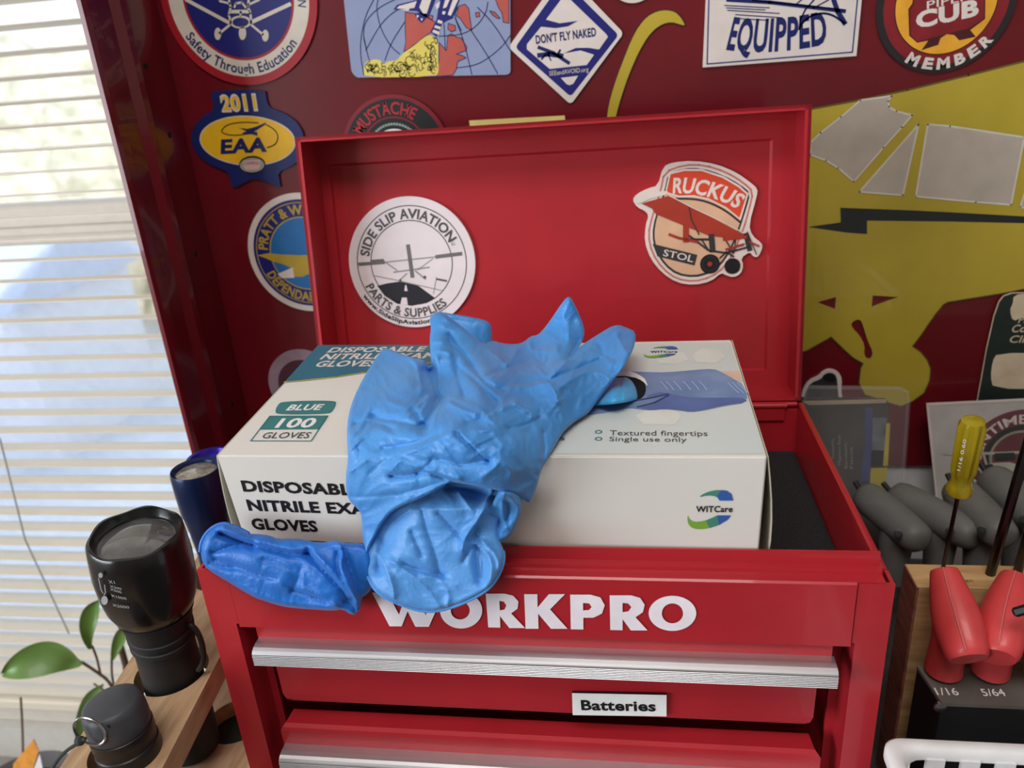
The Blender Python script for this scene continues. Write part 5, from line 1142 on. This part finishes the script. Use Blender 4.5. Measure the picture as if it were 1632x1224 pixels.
def standtable():
    z = hit(40, 1193, 1, .375).z-.10
    r = thing('side_table', 'low grey table carrying the plant pot under the window', 'table', (-.55, .25, -1.0))
    MB().box(-.98, -.25, .10, .34, z-.03, z, .003).mk('table_top', mat('table_laminate', (120, 116, 116), .5), r)
    for x in (-.95, -.28):
        for y in (.13, .31): MB().box(x-.015, x+.015, y-.015, y+.015, -1.0, z-.03).mk('leg', DSTEEL, r)
standtable()
# ------------------------------------------------------------------ right side: tools
def capsule(mb, p0, p1, r, n=20, flatk=1.0):
    pts = []; rr = []; L = (Vector(p1)-Vector(p0)); 
    for t, k in ((0, .35), (.015, .62), (.05, .86), (.12, .97), (.25, 1.0), (.5, 1.0), (.7, .98), (.86, .93), (.94, .84), (.98, .66), (1, .40)): pts.append(Vector(p0)+L*t); rr.append(r*k)
    mb.tube(pts, rr, n, flatk); return mb
def grey_keys():
    GR = mat('grey_grip', (106, 106, 104), .5, var=.06, bump=.1)
    B8_ = Z(1340, 640, 4.709)
    specs = [((165, 690), (615, 1060), .19, .0115, 'leftmost grey T-handle hex key, next to the right wall of the small chest'), ((390, 690), (1030, 1030), .195, .0115, 'second grey T-handle hex key from the left, behind the thin screwdriver shaft'),
             ((850, 640), (1240, 1040), .185, .0118, 'third grey T-handle hex key, directly behind the yellow screwdriver'), ((1110, 560), (1560, 960), .20, .0125, 'rightmost grey T-handle hex key, cut off by the right edge of the photo')]
    for i, (a, b, Y, rad_, lab) in enumerate(specs):
        P0 = hit(*B8_(a)[0], 1, Y+.035); P1 = hit(*B8_(b)[0], 1, Y-.02)
        m = P0.lerp(P1, .62)
        r = thing('hex_key', lab, 'hex key', (m.x, m.y, ZB), 'grey T-handle hex keys in the stand')
        capsule(MB(), P0, P1, rad_).mk('handle', GR, r, smooth=True)
        d = (P1-P0).normalized()
        MB().tube([P0-d*.009+Vector((0, 0, .004)), P0-d*.003+Vector((0, 0, .001)), P0+d*.01], .0019, 8).mk('short_key', MATTE, r, smooth=True)
        MB().tube([m+Vector((0, 0, .002)), m+Vector((0, 0, -.014)), m+Vector((.001, 0, -.045))], [.0100, .0105, .0080], 18).mk('neck', GR, r, smooth=True)
        MB().tube([m+Vector((0, 0, -.044)), (m.x+.001, m.y, ZB+.002)], .0024, 6).mk('shaft', DSTEEL, r)
        e = P1-d*.010; nn = (CAM-e).normalized(); c = e+nn*rad_*.93-Vector((.008, 0, 0))
        MB().lathe(c-nn*.001, nn, [(0, .0026), (.0012, .0026), (.0013, .0018)], 14).mk('hang_hole', BLACK, r)
grey_keys()
YB = .075
pt = hit(1463, 936, 1, YB); pbk = hit(1443, 899, 2, pt.z)
def wood_block():
    r = thing('tool_block', 'pine tool holder block with handwriting, right of the small chest', 'tool block', (.42, (YB+pbk.y)/2, ZB))
    # front-left vertical edge is chamfered
    xL = pt.x; z = pt.z; yb = pbk.y
    xb = pbk.x
    ch = hit(1447, 940, 1, YB)
    vs = [(xL, YB), (.60, YB), (.60, yb), (xb, yb)]
    MB().extr(vs, 2, ZB, z).mk('block', PINE, r)
    e = MB(); q = .0006
    e.add([(xL-q, YB, ZB), (xb-q, yb, ZB), (xb-q, yb, z-.0002), (xL-q, YB, z-.0002), (xL+q, YB-.0001, ZB), (xb+q, yb, ZB), (xb+q, yb, z-.0002), (xL+q, YB-.0001, z-.0002)], [(0, 1, 2, 3), (7, 6, 5, 4), (0, 3, 7, 4), (1, 5, 6, 2), (3, 2, 6, 7)])
    e.mk('end_grain', PINEEND, r)
    pl = PL((0, 0, z), (1, 0, 0), (0, 1, 0)); S = Z(1380, 880, 3.5595)
    textmesh('handwriting', r, pl, [tl(pl, 'dan', S((540, 172))[0], S((608, 172))[0], S((545, 150))[0], shear=.3)], mat('pencil_grey', (110, 90, 66), .7), .0002)
    return r
wood_block()
def drivers():
    z = pt.z; YM = (YB+pbk.y)/2
    # yellow-handled screwdriver: tip in the block, handle up
    S = Z(1340, 640, 4.709)
    tip = hit(1503, 912, 1, YM); 
    A = oncam(*S((885, 680))[0], (tip-CAM).dot(MR@Vector((0, 0, -1)))*.955); tip.z = z-.02
    tp0 = hit(1503, 905, 2, z)
    d0 = (A-tp0).normalized(); end = None
    # handle length along the same axis: reach image point of its top
    def proj(P):
        q = MR.transposed() @ (P-CAM); return (816+FPX*q.x/-q.z, 612-FPX*q.y/-q.z)
    L = .03
    for i in range(60):
        if proj(A+d0*L)[1] < S((990, 135))[0][1]: break
        L += .001
    ax = Vector(d0)
    r = thing('screwdriver', 'small screwdriver with translucent yellow fluted handle standing in the pine block', 'screwdriver', (tp0.x, tp0.y, z))
    YH = mat('amber_acetate', (206, 186, 40), .15, trans=.55, spec=.7, coat=.5, ior=1.2)
    pr = [(-.001, .0040), (0, .0056), (.003, .0060), (.005, .0052), (.008, .0044), (.012, .0050), (.014, .0055), (L-.004, .0058), (L-.001, .0050), (L, .0030)]
    MB().lathe(A, ax, pr, 48, True, fn=lambda a, j: (0, 1+(.10*math.cos(8*a) if 5 <= j <= 7 else 0))).mk('handle', YH, r, smooth=True)
    MB().lathe(A, ax, [(.003, .0016), (L*.55, .0016)], 12).mk('tang', DSTEEL, r)
    MB().lathe(tp0, ax, [(-.012, .0010), ((A-tp0).length+.002, .0010)], 12).mk('shaft', DSTEEL, r, smooth=True)
    # printed number on handle
    nrm = (CAM-A); nrm = (nrm-ax*nrm.dot(ax)).normalized(); side = ax.cross(nrm)
    pl = PL(A+nrm*.0063+side*.0026*(1 if True else 0), ax, side if side.z > 0 else side)
    pl.n = nrm
    vs, fs, asp = glyphs('1/16 0.60', .01); s2 = -side if (MR.transposed() @ side).x > 0 else side
    h = .0013; V = [A+ax*(.017+x*.018)+s2*(.0012+y*h)+nrm*.0062 for x, y in [(v[0], v[1]) for v in vs]]
    mk('markings', V, fs, WHITE, r)
    # dark rods with the block
    k = Z(1340, 640, 4.709)
    for i, (a, b, rad_, lab) in enumerate((((1578, 915), (1640, 700), .0024, 'thick dark steel rod standing in the pine block, right of the yellow screwdriver'), ((1622, 910), (1668, 740), .0022, 'second dark steel rod beside the right edge of the photo'))):
        p0 = hit(*a, 2, z); p1 = hit(*b, 1, YM-.02)
        if i == 0: p1 = hit(*b, 1, p0.y-.012)
        q = p0-(p1-p0).normalized()*.02; n = p0+(p1-p0)*1.5
        rr = thing('tool_shaft', lab, 'tool', (p0.x, p0.y, z))
        MB().tube([q, n], rad_, 8).mk('rod', DSTEEL, rr); MB().lathe(n, (n-q), [(-.001, rad_), (.002, rad_*2.2), (.05, rad_*2.4)], 16).mk('grip', MATTE, rr, smooth=True)
drivers()
def red_keys():
    H = mat('red_grip', (204, 66, 68), .42, var=.06, scale=60, coat=.1); SEAM = mat('mould_seam', (210, 110, 108), .5)
    S = Z(1380, 880, 3.5595)
    zt = hit(*S((430, 855))[0], 1, .035).z
    YH = .055
    hb = thing('key_stand', 'black metal stand holding the red hex keys, lettered 1/16 and 5/64', 'stand', (.42, .05, ZB))
    yf = .035; pz = hit(*S((430, 855))[0], 1, yf); z = pz.z; pbk2 = hit(*S((290, 645))[0], 2, z)
    BKP = mat('worn_black_paint', (88, 84, 80), .5, .1, scale=14, rgb2=(130, 124, 116)); BKF = mat('black_paint', (34, 34, 36), .35, .2)
    yb2 = min(pbk2.y, YB-.001)
    MB().extr([(pz.x, yf), (.60, yf), (.60, yb2), (pbk2.x, yb2)], 2, z-.002, z).mk('top_plate', BKP, hb)
    MB().extr([(pz.x+.0003, yf+.0005), (.60, yf+.0005), (.60, yb2), (pbk2.x+.0003, yb2)], 2, ZB, z-.002).mk('stand_body', BKF, hb)
    c = hit(*S((372, 880))[0], 1, yf)
    MB().lathe((c.x+.004, yf+.001, c.z), (0, -1, 0), [(0, .003), (.0012, .003), (.0018, .0018)], 20).mk('rivet', STEEL, hb, smooth=True)
    pl = PL((0, 0, z), (1, 0, 0), (0, 1, 0))
    textmesh('lettering', hb, pl, [tl(pl, '1/16', S((405, 812))[0], S((532, 814))[0], S((405, 772))[0], bold=.01), tl(pl, '5/64', S((668, 818))[0], S((798, 818))[0], S((668, 778))[0], bold=.01)], WHITE, .0003)
    for a, b, base, lab in (((440, 95), (585, 610), (440, 664), 'red T-handle hex key marked 1/16, nearest the small chest'), ((845, 130), (740, 600), (705, 668), 'red T-handle hex key marked 5/64, right of the one marked 1/16'), ((960, 150), (1040, 620), (1010, 675), 'red T-handle hex key cut off by the right edge, only its tip showing')):
        bp = hit(*S(base)[0], 2, z+.003); P0 = hit(*S(a)[0], 1, bp.y+.012); P1 = hit(*S(b)[0], 1, bp.y-.022)
        r = thing('hex_key', lab, 'hex key', (bp.x, bp.y, z), 'red T-handle hex keys')
        L = P1-P0; pts = []; rr = []
        for t, k in ((0, .52), (.01, .60), (.05, .66), (.2, .80), (.4, .98), (.6, 1.08), (.8, 1.06), (.93, .98), (.975, .90), (1, .80)): pts.append(P0+L*t+Vector((0, .002*math.sin(t*3), 0))); rr.append(.0104*k)
        b_ = MB().tube(pts, rr, 24, .85); b_.mk('handle', H, r, smooth=True)
        m = P0.lerp(P1, .45)
        MB().tube([m, (m.x*.4+bp.x*.6, m.y*.4+bp.y*.6, (m.z+bp.z)/2), bp], [.0090, .0078, .0088], 22).mk('neck', H, r, smooth=True)
        MB().tube([bp, (bp.x, bp.y, ZB+.004)], .0012, 6).mk('shaft', DSTEEL, r)
        nn = (CAM-P0.lerp(P1, .5)); sm = []
        for t, k in ((0.02, .60), (.2, .80), (.4, .98), (.6, 1.08), (.8, 1.06), (.95, .95)):
            p = P0+L*t+Vector((0, .002*math.sin(t*3), 0)); d = L.normalized(); n_ = (nn-d*nn.dot(d)).normalized(); sm.append(p+n_*.0104*k*.96)
        MB().tube(sm, .0003, 5).mk('mould_seam', SEAM, r)
    p0 = hit(*S((835, 345))[0], 1, .03); p1 = hit(*S((960, 310))[0], 1, .028)
    r = thing('hex_bit', 'black hex key end pointing left at the right edge, in front of the red handles', 'hex key', p0)
    MB().tube([p0, p0.lerp(p1, .1), p1], [.0014, .0021, .0022], 6).mk('key_end', BLACK, r)
red_keys()
def basket():
    zt = -.068; W_ = mat('white_plastic', (226, 226, 228), .35)
    pl = PL((0, 0, zt), (1, 0, 0), (0, 1, 0)); p = hit(1402, 1172, 2, zt); x0 = p.x; y1 = p.y; x1 = x0+.20; y0 = y1-.14
    r = thing('basket', 'white slotted plastic basket at the bottom right corner', 'basket', ((x0+x1)/2, (y0+y1)/2, ZB))
    # rolled rim
    rim = MB(); w = .0058
    out = smooth2([(x0, y0), (x1, y0), (x1, y1), (x0, y1)], 0)
    def rr(x0, x1, y0, y1, c=.008):
        o = []
        for cx, cy, a in ((x1-c, y1-c, 0), (x0+c, y1-c, 90), (x0+c, y0+c, 180), (x1-c, y0+c, 270)): o += [(cx+c*math.cos(math.radians(a+i*18)), cy+c*math.sin(math.radians(a+i*18))) for i in range(6)]
        return o
    vs = []; fs = []; lay = [(0, -.005), (0, -.001), (.001, 0), (w-.001, 0), (w, -.0008), (w+.001, -.003), (w+.0012, -.005)]
    for ins, dz in lay: vs += [(x, y, zt+dz) for x, y in rr(x0+ins, x1-ins, y0+ins, y1-ins)]
    n = 24
    for j in range(len(lay)-1):
        for i in range(n): fs.append((j*n+i, j*n+(i+1) % n, (j+1)*n+(i+1) % n, (j+1)*n+i))
    mk('rim', vs, fs, W_, r, smooth=True)
    ix0, ix1, iy0, iy1 = x0+w+.001, x1-w-.001, y0+w+.001, y1-w-.001; zb = ZB+.003
    b = MB(); b.box(ix0, ix1, iy0, iy1, zb, zb+.002); b.mk('bottom', W_, r)
    # slatted walls
    proto = None
    k = int((ix1-ix0)/.013)
    for yy in (iy1, iy0):
        MB().box(ix0, ix1, yy-.001, yy+.001, zb, zb+.06).mk('wall_band', W_, r)
        for i in range(k+1):
            x = ix0+i*(ix1-ix0)/k
            if proto is None: proto = MB().box(x-.0035, x+.0035, yy-.001, yy+.001, zb+.06, zt-.004).mk('slat', W_, r); bx, by = x, yy
            else:
                o = proto.copy(); COL.objects.link(o); o.parent = r; o.location = (x-bx, yy-by, 0)
    for xx in (ix0, ix1): MB().box(xx-.001, xx+.001, iy0, iy1, zb, zt-.010).mk('wall_band', W_, r)
basket()
def blister():
    Y = .262; pl = PL((0, Y, 0), (1, 0, 0), (0, 0, 1))
    S = B6; r = thing('blister_pack', 'clear plastic blister pack with dark card and yellow stripe behind the small chest', 'package', (.40, Y, ZB))
    CL = mat('clear_plastic', (225, 225, 232), .06, alpha=.07, coat=.6)
    z0 = ZB
    def q(*p): return pl.L(S(*p))
    card = [q((60, 740))[0], q((580, 748))[0], q((600, 790))[0], (q((590, 1224))[0][0]+.004, z0+.002), (q((-100, 1224))[0][0], z0+.002)]
    flat('card', r, pl, [[card]], mat('dark_olive_card', (66, 66, 58), .3, var=.3, scale=16, coat=.4), 0, .0015)
    flat('blue_stripe', r, pl, [[q((455, 800), (500, 800), (495, 1250), (425, 1250), (450, 1000))]], mat('slate_blue_stripe', (70, 80, 130), .4, var=.1), .0003)
    flat('photo_panel', r, pl, [[q((500, 862), (585, 862), (570, 1150), (490, 1130))]], mat('grey_photo', (110, 116, 124), .4, var=.3, scale=60), .0004)
    flat('yellow_stripe', r, pl, [[q((583, 895), (606, 895), (592, 1155), (562, 1155))], [q((488, 1170), (588, 1165), (580, 1300), (480, 1300))]], mat('yellow_stripe_print', (196, 180, 50), .4), .0005)
    flat('dark_base_panel', r, pl, [[q((492, 1060), (568, 1060), (562, 1150), (486, 1160))]], INK, .0006)
    flat('top_edge', r, pl, [[q((70, 762), (580, 750), (582, 772), (110, 785))]], mat('buff_card', (176, 160, 130), .6), .0006, .002)
    its = [tl(pl, s, a, b, c) for s, a, b, c in (('Rotatable', S((265, 1110))[0], S((262, 990))[0], S((247, 1110))[0]), ('Magnetic Base', S((305, 1150))[0], S((302, 965))[0], S((287, 1150))[0]), ('Bendable', S((345, 1170))[0], S((342, 1010))[0], S((327, 1170))[0]), ('Focus', S((380, 1170))[0], S((376, 1040))[0], S((360, 1170))[0]))]
    textmesh('lettering', r, pl, its, mat('dim_white_print', (150, 150, 146), .5), .0006)
    fr = [q((80, 640))[0], q((640, 648))[0], q((682, 670))[0], q((690, 720))[0], (q((600, 1224))[0][0]+.012, z0+.001), (q((-110, 1224))[0][0], z0+.001)]
    o = flat('clear_shell', r, pl, [[fr]], CL, .0100, .0012)
    flat('clear_rim', r, pl, stroke(fr, .0022, True), CL, .0112, .0018)
blister()
def plate():
    # square plate leaning on the cabinet back
    Y = .282; pl = PL((0, Y, 0), (1, 0, 0), (0, .03, 1)); S = Z(1340, 640, 4.709)
    r = thing('sign_plate', 'pale grey square plate with round maroon aeroplane emblem, behind the yellow screwdriver', 'sign', (.50, Y, ZB))
    q = pl.L(S((650, 30), (700, 10), (1500, -25), (1600, 1500), (780, 1500), (700, 740)))
    pts = pl.L(S((650, 22), (1560, -20), (1660, 1400), (792, 1440)))
    flat('plate', r, pl, [[pts]], mat('pale_grey_paint', (186, 180, 178), .45, var=.04), 0, .003)
    flat('plate_edge', r, pl, stroke(pts[:1]+pts[1:2], .0016)+stroke([pts[0], pts[3]], .0016), WHITE2, .0003)
    c0 = S((1335, 400))[0]; c = pl.at(*c0); R0 = rad(pl, c0, S((1330, 62))[0])
    MR_ = mat('faded_maroon_print', (112, 70, 76), .45, var=.05)
    flat('maroon_ring', r, pl, [[circ(c, R0, 80)]], MR_, .0003)
    flat('pale_ring', r, pl, [ringseg(c, R0*.50, R0*.55, 70)], mat('olive_grey_print', (150, 150, 136), .45), .0005)
    flat('green_disc', r, pl, [ringseg(c, R0*.56, R0*.66, 70)], mat('dark_grey_green_print', (62, 66, 62), .45), .0004)
    textmesh('ring_lettering', r, pl, [ta('SENTIMENTAL', c, R0*.70, 188, 20, R0*.19, .02), ta('JOURNEY', c, R0*.90, 215, 330, R0*.19, .02, 0, True)], WHITE2, .0005)
    W3 = mat('pale_drawing_print', (182, 180, 172), .45); DG = mat('dark_drawing_print', (58, 64, 62), .45)
    flat('wing_print', r, pl, [[smooth2(pl.L(S((755, 385), (800, 370), (900, 372), (1150, 378), (1400, 365), (1400, 385), (1150, 395), (900, 398), (790, 400))), 1)]], W3, .0006)
    flat('wing_print', r, pl, [[pl.L(S((1150, 385), (1300, 378), (1310, 430), (1160, 440)))], [pl.L(S((1070, 520), (1300, 470), (1310, 560), (1150, 560)))]], DG, .0007)
    flat('body_print', r, pl, [[smooth2(pl.L(S((1060, 470), (1150, 455), (1300, 450), (1320, 500), (1240, 560), (1120, 540), (1060, 520))), 1)]]+stroke(pl.L(S((985, 560), (1010, 480), (1050, 520), (1070, 600))), .0014)+stroke(pl.L(S((1070, 400), (1090, 470))), .0014), W3, .0008)
    flat('propeller_print', r, pl, [[circ(pl.at(*S((1110, 495))[0]), .0035, 20)]], DG, .0009)
plate()
